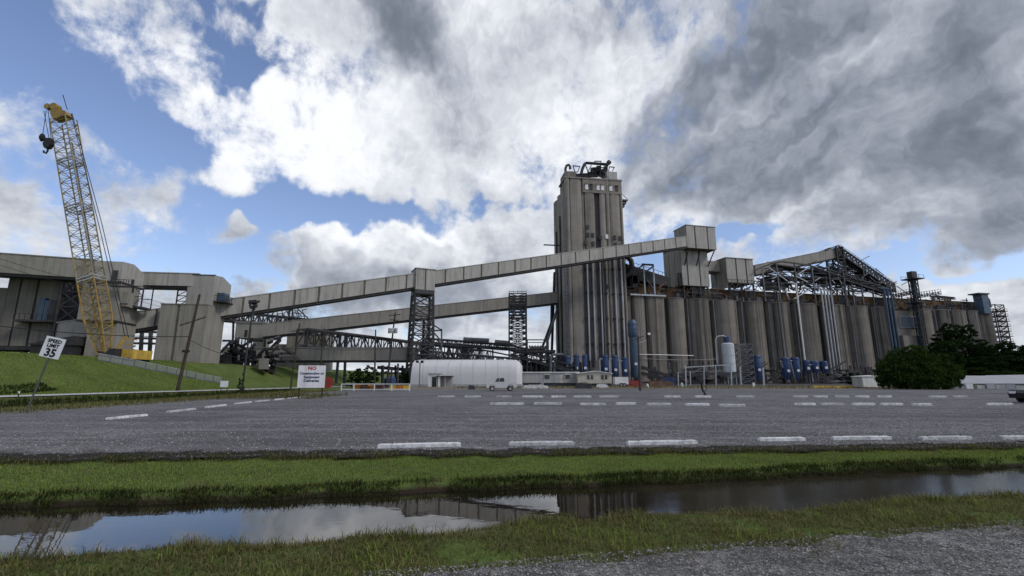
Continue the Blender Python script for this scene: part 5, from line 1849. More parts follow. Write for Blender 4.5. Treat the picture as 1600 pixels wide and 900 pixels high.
for k in range(5):
    m.box(w_ * .24 + k * .3, w_ * .24 + k * .3 + .3, -1.3, -.2, 0, .15 + k * .15)
t.part('steps', m, 'pale_steel')
t.part('step_rail', MB().bar((w_ * .24, -1.3, 1.0), (w_ * .24 + 1.5, -1.3, 1.8), .1), 'pale_steel')

xa, xb = P(903, 590, 101).x, P(955.5, 590, 101).x
w_ = xb - xa
zt = P(0, 583, 101).z
t = T('cream_office_trailer', 'cream gabled office trailer with two windows before the tower foot', 'trailer', (xa, 101, 0))
t.part('wall', MB().add([(0, 0, .6), (w_, 0, .6), (w_, 4, .6), (0, 4, .6), (0, 0, zt - .1), (w_, 0, zt - .1), (w_, 4, zt - .1), (0, 4, zt - .1), (w_ * .55, 0, zt + .35), (w_ * .55, 4, zt + .35)],
       [(3, 2, 1, 0), (0, 1, 5, 8, 4), (1, 2, 6, 5), (2, 3, 7, 9, 6), (3, 0, 4, 7)]), 'cream_siding')
for (x0, z0_, x1, z1_) in ((-.25, zt - .16, w_ * .55, zt + .36), (w_ * .55, zt + .36, w_ + .25, zt - .16)):
    m = MB().add([(x0, -.3, z0_), (x1, -.3, z1_), (x1, 4.3, z1_), (x0, 4.3, z0_), (x0, -.3, z0_ + .14), (x1, -.3, z1_ + .14), (x1, 4.3, z1_ + .14), (x0, 4.3, z0_ + .14)],
                 [(3, 2, 1, 0), (4, 5, 6, 7), (0, 1, 5, 4), (1, 2, 6, 5), (2, 3, 7, 6), (3, 0, 4, 7)])
    t.part('roof_slope', m, 'white_paint')
t.part('skirt', MB().box(.1, w_ - .1, .1, 3.9, 0, .58), 'dark_steel')
for f in (.36, .78):
    wd = t.part('window', MB().box(w_ * f - .65, w_ * f + .65, -.06, .02, 1.5, 2.35), 'glass')
    t.part('mullion', MB().box(w_ * f - .06, w_ * f + .06, -.1, -.061, 1.5, 2.35), 'white_paint', parent=wd)

def box_trailer(px0, px1, y0, y1, Y, label):
    xa, xb = P(px0, (y0 + y1) / 2, Y).x, P(px1, (y0 + y1) / 2, Y).x
    zt = P(0, y0, Y).z
    t = T('cargo_trailer', label, 'trailer', (xa, Y, 0))
    w_ = xb - xa
    t.part('body', MB().box(0, w_, 0, 2, .55, zt), 'white_paint')
    t.part('trim', MB().box(-.02, w_ + .02, -.04, 2.04, .45, .54), 'pale_steel')
    for x in (w_ * .45, w_ * .68):
        wh = t.part('wheel', MB().tube([(x, -.1, .34), (x, .15, .34)], .34, 12), 'black_rubber')
        t.part('rim', MB().tube([(x, -.12, .34), (x, -.09, .34)], .18, 10), 'pale_steel', parent=wh)
    t.part('fender', MB().box(w_ * .33, w_ * .8, -.2, -.03, .72, .8), 'pale_steel')
    t.part('drawbar', MB().bar((w_, 1, .5), (w_ + 1.1, 1, .45), .14), 'dark_steel')
    return t


box_trailer(961, 982, 589, 603, 96, 'white enclosed cargo trailer right of the cream office trailer')

# ------------------------------------------------------------------ wheel stops
LOT_Z = .028


def wheel_stop(p, q, label, group, chip=0.0, h=.088):
    p, q = Vector((p.x, p.y, LOT_Z)), Vector((q.x, q.y, LOT_Z))
    L_ = min(2.4, max(1.2, (q - p).length))
    a = (q - p).normalized()
    n_ = 7
    prof = [(-.085, 0), (-.083, h * .8), (-.06, h), (.06, h), (.083, h * .8), (.085, 0)]
    rr = random.Random(int(p.x * 100) + int(p.y * 37))
    vs, fs = [], []
    k_ = len(prof)
    for i in range(n_):
        x = -L_ / 2 + L_ * i / (n_ - 1)
        e_ = .82 if i in (0, n_ - 1) else 1
        for y, z in prof:
            vs.append((x + (.05 if z > h * .8 and i == 0 else 0) - (.05 if z > h * .8 and i == n_ - 1 else 0), y * (.94 if e_ < 1 else 1) + rr.uniform(-.002, .002), z + (rr.uniform(-.006, .002) if z > .05 else 0)))
    for i in range(n_ - 1):
        for j in range(k_):
            j2 = (j + 1) % k_
            fs.append((i * k_ + j, (i + 1) * k_ + j, (i + 1) * k_ + j2, i * k_ + j2))
    fs += [tuple(range(k_)), tuple(reversed(range((n_ - 1) * k_, n_ * k_)))]
    c = (p + q) / 2
    t = T('wheel_stop', label, 'wheel stop', c, math.atan2(a.y, a.x), group)
    t.part('block', MB().add(vs, fs), 'stop_concrete')
    t.part('pin', MB().tube([(-L_ * .33, 0, h - .03), (-L_ * .33, 0, h + .012)], .018, 8), 'rusty_junk')
    t.part('pin', MB().tube([(L_ * .33, 0, h - .03), (L_ * .33, 0, h + .012)], .018, 8), 'rusty_junk')


front = [((590, 702), (720, 699)), ((795, 698), (897, 697)), ((980, 697), (1088, 695)), ((1187, 691), (1255, 690)), ((1300, 689), (1390, 688)), ((1438, 689), (1515, 688)), ((1562, 688), (1655, 687))]
ords = ['first', 'second', 'third', 'fourth', 'fifth', 'sixth', 'seventh', 'eighth', 'ninth', 'tenth', 'eleventh', 'twelfth']
for i, (a, b) in enumerate(front):
    wheel_stop(G(*a), G(*b), 'white concrete wheel stop in the nearest row, %s from the left' % ords[i], 'nearest row of wheel stops')
left = [((168, 657), (228, 651)), ((262, 646), (304, 641)), ((322, 638.5), (352, 634.5)), ((367, 632.5), (392, 629.8)), ((400, 629), (420, 627)), ((430, 626), (443, 624.6)), ((450, 624), (464, 622.5)), ((470, 622), (482, 620.8))]
for i, (a, b) in enumerate(left):
    wheel_stop(G(*a), G(*b), 'white wheel stop in the row along the left grass, %s from the camera' % ords[i], 'wheel stops along the left grass')
mid = [(755, 830, 633.5), (832, 880, 633), (905, 948, 634), (966, 990, 633), (1008, 1050, 634), (1068, 1110, 634.5), (1122, 1166, 636), (1240, 1275, 634), (1281, 1320, 634), (1330, 1368, 634), (1375, 1412, 634), (1427, 1452, 634.5), (1540, 1584, 634)]
for i, (a, b, y) in enumerate(mid):
    p, q = G(a, y), G(b, y)
    c = (p + q) / 2
    lab = 'pale wheel stop in the middle row, ' + (('%s from the left end' % ords[i]) if i < 7 else ('%s from the right end' % ords[len(mid) - 1 - i]))
    hw = Vector((min(1.0, (q - p).length * .46), 0, 0))
    wheel_stop(c - hw, c + hw, lab, 'middle row of wheel stops', h=.14)
farr = [(683, 712), (725, 752), (775, 800), (815, 850), (860, 885), (895, 925), (935, 968), (1037, 1064), (1085, 1112), (1150, 1180), (1240, 1262), (1270, 1294), (1303, 1327), (1336, 1358), (1372, 1392), (1450, 1480), (1490, 1510)]
for i, (a, b) in enumerate(farr):
    p, q = G(a, 621.5), G(b, 621.5)
    c = (p + q) / 2
    lab = 'pale wheel stop in the farthest row, ' + (('%s from the left end' % ords[i]) if i < 9 else ('%s from the right end' % ords[len(farr) - 1 - i]))
    hw = Vector((min(1.0, (q - p).length * .46), 0, 0))
    wheel_stop(c - hw, c + hw, lab, 'farthest row of wheel stops', h=.15)

# ------------------------------------------------------------------ signs
yS = 40.0
pc = P(487, 588, yS)
t = T('delivery_sign', 'large white board sign forbidding construction or equipment deliveries', 'sign', (pc.x, yS, 0), R(12))
wS = 2.15
zt, zb = P(487, 571, yS).z, P(487, 606, yS).z
t.part('board', MB().box(-wS / 2, wS / 2, 0, .04, zb, zt), 'sign_white')
for x in (-wS * .42, wS * .42):
    t.part('post', MB().box(x - .05, x + .05, .045, .14, 0, zt - .1), 'timber_pole')
for txt, size, fz, mt in (('NO', .42, .80, 'text_red'), ('Construction or', .29, .595, 'text_navy'), ('Equipment', .29, .43, 'text_navy'), ('Deliveries', .30, .265, 'text_navy')):
    me = text_mesh(txt, size)
    o = link('lettering', me, mt, t.o, (0, -.006, zb + (zt - zb) * fz))
yS = 22.5
pb0, pc = P(40, 641, yS), P(80, 543, yS)
lean_ = math.atan2(pc.x - pb0.x, pc.z)
t = T('speed_sign', 'leaning white speed limit sign on a thin post at the left edge of the lot', 'sign', (pb0.x, yS, 0))
t.o.rotation_euler = (0, lean_, R(6))
zc = math.hypot(pc.x - pb0.x, pc.z)
t.part('post', MB().box(-.03, .03, .02, .06, -.1, zc + .3), 'grey_steel')
w_, h_ = .90, .98
t.part('plate', MB().box(-w_ / 2, w_ / 2, 0, .014, zc - h_ / 2, zc + h_ / 2), 'sign_white')
for txt, size, fz in (('SPEED', .235, .23), ('LIMIT', .235, .01), ('35', .52, -.42)):
    link('lettering', text_mesh(txt, size), 'text_black', t.o, (0, -.006, zc + fz))

t = T('marker_post', 'short thin stake with a white reflector tip at the left path edge', 'marker', G(27, 627))
t.part('stake', MB().box(-.025, .025, -.025, .025, -.1, .55), 'timber_pole')
t.part('reflector', MB().box(-.04, .04, -.035, .035, .551, .68), 'sign_white')
for px, py, lab in ((350, 588, 'small pale notice board on the levee slope below the fence end'),):
    c0 = P(352, 590, 62)
    t = T('notice_board', lab, 'sign', (c0.x, 62, gz(c0.x, 62)))
    t.part('board', MB().box(-.55, .45, 0, .05, .5, 1.3), 'sign_white')
    t.part('post', MB().box(-.5, -.42, .06, .14, -.2, 1.4), 'grey_steel')
    t.part('post', MB().box(.32, .4, .06, .14, -.2, 1.4), 'grey_steel')

# ------------------------------------------------------------------ poles and wires
def pole(px, py, qx, qy, Y, r_, label, arms=(), tf=None, lamps=False, mat='timber_pole', group='utility poles'):
    a, b = P(px, py, Y), P(qx, qy, Y)
    g_ = gz(a.x, Y)
    t = T('utility_pole', label, 'pole', (a.x, Y, g_), 0, group)
    dv = (b - a)
    a = a - dv * max(0.0, (a.z - g_ + .3) / dv.z)
    t.part('shaft', MB().tube([a, (a + b) / 2, b], r_, 8, r_ * .65), mat, world=True, smooth=True)
    for f, w_, tilt in arms:
        c = a + (b - a) * f
        am = t.part('crossarm', MB().bar(c + Vector((-w_, -.15, -tilt)), c + Vector((w_, -.15, tilt)), .11), mat, world=True)
        for k in (-.9, -.45, .45, .9):
            t.part('insulator', MB().lathe(c.x + w_ * k, c.y - .15, [(.05, c.z + tilt * k + .06), (.08, c.z + tilt * k + .12), (.05, c.z + tilt * k + .24)], 8), 'grey_steel', parent=am, world=True)
    if tf:
        for dx_ in (-.55, .05, .6):
            c = a + (b - a) * tf
            t.part('transformer', MB().lathe(c.x + dx_, c.y - .35, [(.25, c.z - .45), (.28, c.z - .4), (.28, c.z + .4), (.2, c.z + .5)], 12), 'pale_steel', world=True, smooth=True)
    return t, a, b


polew = {}
t, a, b = pole(279, 603, 312, 460, 60, .22, 'thick dark leaning utility pole on the levee slope before the beige tower', arms=((.72, 1.6, .55),))
polew['a'] = b
m = MB()
t.part('bracket', MB().bar(a + (b - a) * .42 + Vector((-.5, 0, 0)), a + (b - a) * .42 + Vector((.3, 0, 0)), .3), 'black_wire', world=True)
t, a, b = pole(378, 612, 394, 486, 56, .12, 'dark pole topped by a cluster of floodlights left of the white sign', mat='dark_steel')
m = MB()
for q in (((390, 470), (401, 470)), ((390, 470), (391, 480)), ((401, 470), (397, 483)), ((393, 475), (400, 474)), ((395, 484), (395, 492)), ((391, 480), (398, 484)), ((400, 474), (406, 470))):
    m.bar(P(*q[0], 56), P(*q[1], 56), .16)
t.part('floodlight_frame', m, 'dark_steel', world=True, stuff=True)
for q in ((392, 472), (398, 471), (394, 480), (399, 478)):
    c = P(*q, 55.7)
    t.part('floodlight', MB().prism([(c.x - .22, c.y - .15), (c.x + .22, c.y - .15), (c.x + .16, c.y + .25), (c.x - .16, c.y + .25)], c.z - .18, c.z + .18), 'dark_steel', world=True)
polew['b'] = b
t, a, b = pole(455, 600, 468, 505, 76, .15, 'slim timber pole with one crossarm left of the white sign', arms=((.88, 1.1, .05),))
polew['c'] = b
t, a, b = pole(499, 586, 506.5, 512, 78, .13, 'bare timber pole rising behind the white sign')
polew['d'] = b
t, a, b = pole(585, 609, 587, 515, 70, .15, 'bare timber pole before the small leafy tree', ())
polew['e'] = b
t, a, b = pole(604, 604, 617.5, 489, 84, .19, 'timber pole with three transformers left of the white warehouse', arms=((.97, 1.0, .1), (.9, .8, -.1)), tf=.76)
polew['f'] = b
t, a, b = pole(1000.5, 613, 997, 525, 62, .16, 'dark pole with a short crossarm before the blue cyclone', arms=((.96, .7, .25),), mat='dark_steel')
polew['g'] = b
for px, y0, y1, lab in ((598, 606, 571, 'dark steel post nearest the leafy tree'), (611, 606, 575, 'thin steel post before the blue drum'), (621, 606, 568, 'thin lamp post just left of the white warehouse')):
    a, b = P(px, y0, 88), P(px + 1, y1, 88)
    o = link('yard_post', MB().tube([(0, 0, -.2), (b.x - a.x, 0, b.z)], .18, 8).mesh('yard_post'), 'dark_steel', None, (a.x, 88, 0))
    tag(o, lab, 'post', 'posts left of the warehouse')
c0 = P(655, 606, 92)
t = T('twin_lamp_post', 'thin pole with twin floodlights before the white warehouse', 'lamp post', (c0.x, 92, 0))
hz_ = P(0, 567, 92).z
t.part('shaft', MB().tube([(0, 0, 0), (0, 0, hz_)], .09, 8), 'grey_steel')
t.part('crossarm', MB().bar((-.5, 0, hz_), (.5, 0, hz_), .09), 'grey_steel')
for x in (-.5, .45):
    t.part('lamp_head', MB().prism([(x - .3, -.3), (x + .2, -.3), (x + .2, .2), (x - .3, .2)], hz_ + .02, hz_ + .45), 'black_wire')


def wire(p, q, sag, label, r_=.025, mat='black_wire'):
    p, q = Vector(p), Vector(q)
    pts = [p.lerp(q, k / 14) - Vector((0, 0, sag * 4 * (k / 14) * (1 - k / 14))) for k in range(15)]
    o = link('power_line', MB().tube([x - p for x in pts], r_, 5).mesh('power_line'), mat, None, p)
    tag(o, label, 'wire', 'overhead wires')


wire(P(-60, 385, 52), P(168, 447, 80), .4, 'upper overhead wire crossing the river gallery at the left edge', .03)
wire(P(-60, 393, 52), P(150, 452, 80), .5, 'lower overhead wire crossing the river gallery at the left edge', .03)
wire(P(-60, 502, 52), polew['a'] + (P(279, 603, 60) - polew['a']) * .47, .5, 'low dark cable from the left edge to the leaning pole', .045)
wire(polew['a'] + (P(279, 603, 60) - polew['a']) * .5, P(382, 560, 57), .4, 'dark cable from the leaning pole to the floodlight pole', .035)
wire(P(383, 545, 56), polew['c'] - Vector((0, 0, 3.6)), .3, 'cable between the floodlight pole and the crossarm pole', .03)
wire(polew['c'] - Vector((0, 0, 4.0)), P(640, 541, 108), .6, 'cable running right from the crossarm pole past the transformers', .035)
wire(P(216, 470, 90), P(283, 484, 92), .2, 'cable between the two beige transfer towers', .03)
wire(P(229, 466, 90), P(283, 478, 92), .2, 'upper cable between the two beige transfer towers', .03)
wire(P(1003, 560, 120), P(1120, 561, 120), .3, 'thin pale cable strung before the twin-bay silo', .04, 'pale_steel')

# ------------------------------------------------------------------ levee fence
def hit(px, py):
    d = ray(px, py)
    k = 5.0
    while k < 400:
        p_ = Vector((0, 0, CAM_H)) + d * k
        if p_.z <= gz(p_.x, p_.y):
            return p_
        k += .1
    return p_


fa, fb = hit(346, 599), hit(152, 563.5)
t = T('levee_fence', 'long grey chain link fence climbing the levee slope', 'fence', fa)
nF = 12
m = MB()
pts = []
for k in range(nF + 1):
    p_ = fa.lerp(fb, k / nF)
    z_ = gz(p_.x, p_.y)
    pts.append(Vector((p_.x, p_.y, z_)))
for k, p_ in enumerate(pts):
    t.part('post', MB().bar(p_ - Vector((0, 0, .2)), p_ + Vector((0, 0, 1.0)), .08), 'grey_steel', world=True)
for k in range(nF):
    a_, b_ = pts[k], pts[k + 1]
    L_ = (b_ - a_).length
    me = bpy.data.meshes.new('mesh_panel')
    me.from_pydata([tuple(t.inv @ v) for v in (a_ + Vector((0, 0, .08)), b_ + Vector((0, 0, .08)), b_ + Vector((0, 0, .95)), a_ + Vector((0, 0, .95)))], [], [(0, 1, 2, 3)])
    uv = me.uv_layers.new()
    for i, c in enumerate(((0, 0), (L_, 0), (L_, 1.1), (0, 1.1))):
        uv.data[i].uv = c
    link('mesh_panel', me, 'chain_link', t.o)
    t.part('top_rail', MB().bar(a_ + Vector((0, 0, .97)), b_ + Vector((0, 0, .97)), .06), 'pale_steel', world=True)
    t.part('bottom_kerb', MB().bar(a_ + Vector((0, 0, .04)), b_ + Vector((0, 0, .04)), .3, .16), 'grey_steel', world=True)

# ------------------------------------------------------------------ barriers by the gate
yF = 62.0
t = T('gate_rail', 'white pipe gate rail across the entrance right of the delivery sign', 'rail', (P(535, 610, yF).x, yF, 0))
xs_ = [P(px, 605, yF).x for px in (533.5, 553, 585, 612, 640)]
zt, zb = P(0, 600, yF).z, .12
for x in xs_:
    t.part('post', MB().box(x - .06, x + .06, yF - .06, yF + .06, 0, zt), 'white_paint', world=True)
t.part('top_rail', MB().bar((xs_[0], yF, zt), (xs_[-1], yF, zt), .1), 'white_paint', world=True)
t.part('bottom_rail', MB().bar((xs_[0], yF, zb + .1), (xs_[-1], yF, zb + .1), .09), 'white_paint', world=True)
for i, (p0_, p1_, mt, lab) in enumerate(((609, 618, 'yellow_paint', 'yellow barrier panel, left of three beside the warehouse corner'), (619.5, 629, 'orange_paint', 'orange brown barrier panel, middle of three beside the warehouse corner'), (630.5, 640, 'yellow_paint', 'yellow barrier panel, right of three beside the warehouse corner'))):
    x0, x1 = P(p0_, 605, 64).x, P(p1_, 605, 64).x
    t = T('barrier', lab, 'barrier', ((x0 + x1) / 2, 64, 0), 0, 'barriers by the gate')
    w_ = (x1 - x0) / 2
    zt = P(0, 602, 64).z
    t.part('panel', MB().prism([(-w_, -.12), (w_, -.12), (w_, .12), (-w_, .12)], .22, zt), mt)
    t.part('foot', MB().box(-w_, w_, -.3, .3, 0, .21), 'path_concrete')
for i, (p0_, p1_, y0, mt, lab) in enumerate(((556, 566, 601, 'orange_paint', 'rusty orange skip leftmost behind the gate rail'), (567, 577, 600, 'rusty_junk', 'brown rusted skip second behind the gate rail'), (578, 586, 602, 'orange_paint', 'small orange skip behind the bare pole'), (588, 600, 602, 'rusty_junk', 'brown rusted skip right of the bare pole'))):
    x0, x1 = P(p0_, 605, 68).x, P(p1_, 605, 68).x
    t = T('scrap_skip', lab, 'skip', ((x0 + x1) / 2, 68, 0), 0, 'skips behind the gate rail')
    w_ = (x1 - x0) / 2
    zt = P(0, y0, 68).z
    t.part('tub', MB().add([(-w_ * .8, -.5, .1), (w_ * .8, -.5, .1), (w_ * .8, .5, .1), (-w_ * .8, .5, .1), (-w_, -.7, zt), (w_, -.7, zt), (w_, .7, zt), (-w_, .7, zt)],
           [(3, 2, 1, 0), (0, 1, 5, 4), (1, 2, 6, 5), (2, 3, 7, 6), (3, 0, 4, 7)]), mt)
    t.part('rim', MB().box(-w_ - .05, w_ + .05, -.8, -.7, zt - .1, zt + .02), mt)
c0 = P(512.5, 590, 78)
t = T('cable_reel', 'red round cable reel standing right of the delivery sign', 'reel', (c0.x, 78, 0), R(20))
t.part('flange', MB().tube([(0, -.5, .95), (0, -.42, .95)], .9, 20), 'red_paint')
t.part('flange', MB().tube([(0, .42, .95), (0, .5, .95)], .9, 20), 'red_paint')
t.part('drum', MB().tube([(0, -.41, .95), (0, .41, .95)], .5, 16), 'rusty_junk')
t.part('hub', MB().tube([(0, -.56, .95), (0, -.51, .95)], .22, 12), 'rusty_junk')
c0 = P(609, 595, 90)
t = T('blue_drum_tank', 'blue squat tank seen behind the gate rail', 'tank', (c0.x, 90, 0))
t.part('shell', MB().lathe(0, 0, [(1.1, 0), (1.1, 1.6), (.5, 2.1)], 16), 'blue_paint', smooth=True)
t.part('band', MB().lathe(0, 0, [(1.14, .8), (1.14, .92)], 16), 'blue_paint')
t = T('dock_building_frame', 'dark open steel frame far behind the gate rail', 'frame', (P(610, 600, 130).x, 130, 0))
for px in (597, 607, 618, 629, 637):
    t.part('post', MB().bar(P(px, 600, 130), P(px, 571, 130), .5), 'dark_steel', world=True)
t.part('beam', MB().bar(P(590, 574, 130), P(640, 578, 130), .9), 'dark_steel', world=True)
t.part('beam', MB().bar(P(597, 583, 130), P(640, 583, 130), .5), 'dark_steel', world=True)
t.part('wall', MB().box(P(618, 590, 132).x, P(639, 590, 132).x, 132, 136, 0, P(0, 585, 132).z), 'grey_siding', world=True)

# yard clutter
clut = [(737, 606, 70, 'dark bin standing left of the white pickup', 'dark_steel', .5, .6), (912, 607, 78, 'dark machine on the yard before the cream office trailer', 'dark_steel', 1.4, .9), (836, 606, 80, 'low concrete pile left of the trailer steps', 'path_concrete', 2.2, .5),
        (1046, 598, 108, 'blue crate by the silo feet left of the pipe portals', 'blue_paint', 1.5, 1.9), (990, 597, 100, 'red flat crate right of the white cargo trailer', 'red_paint', 1.7, 1.2), (1032, 601, 100, 'rusty brown scrap heap before the twin-bay silo', 'rusty_junk', 2.6, 1.1),
        (941, 604, 84, 'tilted white panel leaning near the white cargo trailer', 'white_paint', 1.0, .6), (1012, 603, 92, 'small white bollard right of the dark pole', 'white_paint', .2, .6), (1066, 604, 92, 'white bollard before the pipe portals', 'white_paint', .25, .8), (1178, 604, 96, 'white bollard before the tall dark blue filter', 'white_paint', .25, .8)]
for px, py, Y, lab, mt, w_, h_ in clut:
    c0 = P(px, py, Y)
    t = T('yard_item', lab, 'yard clutter', (c0.x, Y, 0), R(random.uniform(-20, 20)))
    t.o.name = lab.split()[1] if False else 'crate'
    t.part('body', MB().add([(-w_, -w_ * .6, 0), (w_, -w_ * .6, 0), (w_, w_ * .6, 0), (-w_, w_ * .6, 0), (-w_ * .85, -w_ * .5, h_), (w_ * .9, -w_ * .5, h_ * .85), (w_ * .8, w_ * .5, h_ * .9), (-w_ * .8, w_ * .5, h_)],
           [(3, 2, 1, 0), (4, 5, 6, 7), (0, 1, 5, 4), (1, 2, 6, 5), (2, 3, 7, 6), (3, 0, 4, 7)]), mt)
    t.part('top_plate', MB().box(-w_ * .5, w_ * .5, -w_ * .3, w_ * .3, h_, h_ + .08), mt)
names = ['bin', 'yard_machine', 'rubble_pile', 'crate', 'flat_crate', 'scrap_heap', 'leaning_panel', 'bollard', 'bollard', 'bollard']
cats = ['bin', 'machine', 'rubble', 'crate', 'crate', 'scrap heap', 'panel', 'bollard', 'bollard', 'bollard']
its = [o for o in bpy.data.objects if o.get('category') == 'yard clutter']
its.sort(key=lambda o: [c[3] for c in clut].index(o['label']))
for o, n_, c_ in zip(its, names, cats):
    o.name = n_
    o['category'] = c_
# yellow kerb strip before the blue fans
x0, x1 = P(1230, 609, 92).x, P(1303, 609, 92).x
o = link('yellow_kerb', MB().box(-(x1 - x0) / 2, (x1 - x0) / 2, 0, .3, 0, .35).mesh('yellow_kerb'), 'yellow_paint', None, ((x0 + x1) / 2, 84, 0))
tag(o, 'faded yellow kerb strip before the blue fan filters', 'kerb')
# bent post in the lot
c0 = G(1100, 618)
t = T('bent_post', 'bent dark broken post stub at the far edge of the lot', 'post', (c0.x, c0.y, 0))
t.part('stub', MB().tube([(-.1, 0, 0), (.15, 0, .1), (-.1, 0, .5), (-.15, 0, .9), (-.12, 0, 1.3)], .09, 8), 'black_rubber', smooth=True)
t.part('cable_loop', MB().tube([(.0, 0, .3), (.3, 0, .6), (.25, 0, .9), (.5, 0, 1.1)], .03, 6), 'black_wire')

# ------------------------------------------------------------------ vehicles
def extrude_profile(pts, y0, y1):
    n_ = len(pts)
    m = MB()
    m.add([(x, y0, z) for x, z in pts] + [(x, y1, z) for x, z in pts],
          [tuple(range(n_)), tuple(reversed(range(n_, 2 * n_)))] + [(i, n_ + i, n_ + (i + 1) % n_, (i + 1) % n_) for i in range(n_)])
    return m


def wheels(t, xs_, y0, y1, r_=.38):
    for x in xs_:
        for y, s_ in ((y0, -1), (y1, 1)):
            w_ = t.part('wheel', MB().tube([(x, y - .12, r_), (x, y + .12, r_)], r_, 16), 'black_rubber', smooth=True)
            t.part('rim', MB().tube([(x, y + s_ * .125, r_), (x, y + s_ * .14, r_)], r_ * .6, 12), 'pale_steel', parent=w_)


c0 = P(783, 611, 62)
t = T('pickup_truck', 'white pickup truck parked before the white warehouse', 'pickup', (c0.x, 62, 0), R(4))
LT = 3.95
s_ = LT / 5.6
body = [(0, .45), (0, 1.0), (.25, 1.12), (1.5, 1.2), (2.0, 1.2), (5.6, 1.2), (5.6, .5), (5.0, .45), (4.95, .75), (4.6, .9), (4.2, .9), (3.9, .75), (3.85, .45), (1.65, .45), (1.6, .75), (1.3, .9), (.9, .9), (.6, .75), (.55, .45)]
body = [((x - 2.8) * s_, z * .95) for x, z in body]
t.part('body', extrude_profile(body, -.9, .9), 'car_white')
cab_ = [((x - 2.8) * s_, z * .95) for x, z in [(1.3, 1.21), (1.95, 1.8), (3.3, 1.85), (3.5, 1.21)]]
t.part('cab', extrude_profile(cab_, -.82, .82), 'car_white')
for a_, b_ in ((1.62, 2.35), (2.45, 3.35)):
    w1 = [((x - 2.8) * s_, z * .95) for x, z in [(a_, 1.26), (max(a_, 2.05), 1.72), (min(b_, 3.25), 1.75), (b_, 1.26)]]
    t.part('side_window', extrude_profile(w1, -.835, -.825), 'glass')
t.part('windscreen', MB().quad(((1.36 - 2.8) * s_, -.75, 1.19), ((1.36 - 2.8) * s_, .75, 1.19), ((1.9 - 2.8) * s_, .7, 1.68), ((1.9 - 2.8) * s_, -.7, 1.68)), 'glass')
t.part('bumper', MB().box((-.1 - 2.8) * s_, (.05 - 2.8) * s_, -.9, .9, .42, .62), 'dark_steel')
for y in (-.7, .7):
    t.part('headlight', MB().box((-.03 - 2.8) * s_, (.02 - 2.8) * s_, y - .18, y + .18, .75, .95), 'sign_white')
wheels(t, ((1.1 - 2.8) * s_, (4.4 - 2.8) * s_), -.82, .82, .31)

c0 = G(1588, 631)
t = T('parked_car', 'black car cut off by the right edge of the picture', 'car', (c0.x + 3.6, c0.y + .9, 0), R(3))
body = [(-2.2, .3), (-2.25, .65), (-2.1, .85), (-1.0, .95), (-.35, 1.0), (1.9, 1.0), (2.2, .9), (2.25, .4), (2.1, .3), (1.75, .3), (1.7, .55), (1.45, .68), (1.15, .68), (.9, .55), (.85, .3), (-.95, .3), (-1.0, .55), (-1.25, .68), (-1.55, .68), (-1.8, .55), (-1.85, .3)]
t.part('body', extrude_profile(body, -.88, .88), 'car_black')
t.part('cabin', extrude_profile([(-1.0, .96), (-.3, 1.42), (1.0, 1.45), (1.75, 1.01)], -.76, .76), 'car_black')
t.part('side_window', extrude_profile([(-.75, 1.0), (-.2, 1.36), (.9, 1.38), (1.4, 1.03)], -.775, -.765), 'glass')
t.part('windscreen', MB().quad((-1.0, -.68, .985), (-1.0, .68, .985), (-.35, .62, 1.4), (-.35, -.62, 1.4)), 'glass')
for y in (-.6, .6):
    t.part('headlight', MB().box(-2.27, -2.2, y - .2, y + .2, .6, .75), 'sign_white')
wheels(t, (-1.4, 1.3), -.8, .8, .32)

# ------------------------------------------------------------------ low white buildings at the right
x0, Y0 = P(1497, 600, 76).x, 76
t = T('tarp_roofed_shed', 'long low shed with a pale tarpaulin roof right of the big bush', 'shed', (x0, Y0, 0), R(3))
zt, ze = P(0, 588, 76).z, P(0, 600, 76).z
t.part('roof_slope', MB().add([(-1, 0, ze), (14, 0, ze), (11, 5, zt), (-1, 5, zt + .1), (-1, 0, ze + .12), (14, 0, ze + .12), (11, 5, zt + .12), (-1, 5, zt + .22)],
       [(3, 2, 1, 0), (4, 5, 6, 7), (0, 1, 5, 4), (1, 2, 6, 5), (2, 3, 7, 6), (3, 0, 4, 7)]), 'tarp')
t.part('roof_slope', MB().add([(9, 1.5, ze), (24, 1.5, ze), (24, 6.5, zt + .3), (12, 6.5, zt + .1), (9, 1.5, ze + .1), (24, 1.5, ze + .1), (24, 6.5, zt + .4), (12, 6.5, zt + .2)],
       [(3, 2, 1, 0), (4, 5, 6, 7), (0, 1, 5, 4), (1, 2, 6, 5), (2, 3, 7, 6), (3, 0, 4, 7)]), 'tarp')
t.part('rear_wall', MB().box(-.8, 24, 6.6, 6.8, 0, zt), 'grey_siding')
t.part('eave_beam', MB().box(-1, 24, -.05, .1, ze - .22, ze - .02), 'dark_steel')
for k in range(12):
    t.part('post', MB().box(-.7 + k * 2.1, -.5 + k * 2.1, .1, .3, 0, ze - .05), 'dark_steel')
rd = random.Random(8)
for k in range(14):
    x = -.8 + k * 1.7
    w_ = 1.0 + rd.random() * .6
    t.part('pallet_load', MB().prism([(x, -.5 + rd.random() * .3), (x + w_, -.5), (x + w_, .9), (x, .9)], 0, .35 + rd.random() * .45), rd.choice(('tarp', 'white_paint', 'tarp', 'grey_siding')))
c0 = P(1363, 607, 82)
t = T('white_box_container', 'small white box container left of the big bush', 'container', (c0.x, 82, 0), R(5))
for k in range(2):
    t.part('wall_panel', MB().box(-1.55 + k * 1.56, -.02 + k * 1.56, 0, .1, .15, 1.9), 'white_paint')
t.part('body', MB().box(-1.5, 1.5, .11, 2.4, .15, 1.88), 'grey_siding')
t.part('lid', MB().prism([(-1.65, -.1), (1.65, -.1), (1.65, 2.5), (-1.65, 2.5)], 1.91, 2.05, [2.0, 2.2, 2.2, 2.0]), 'white_paint')

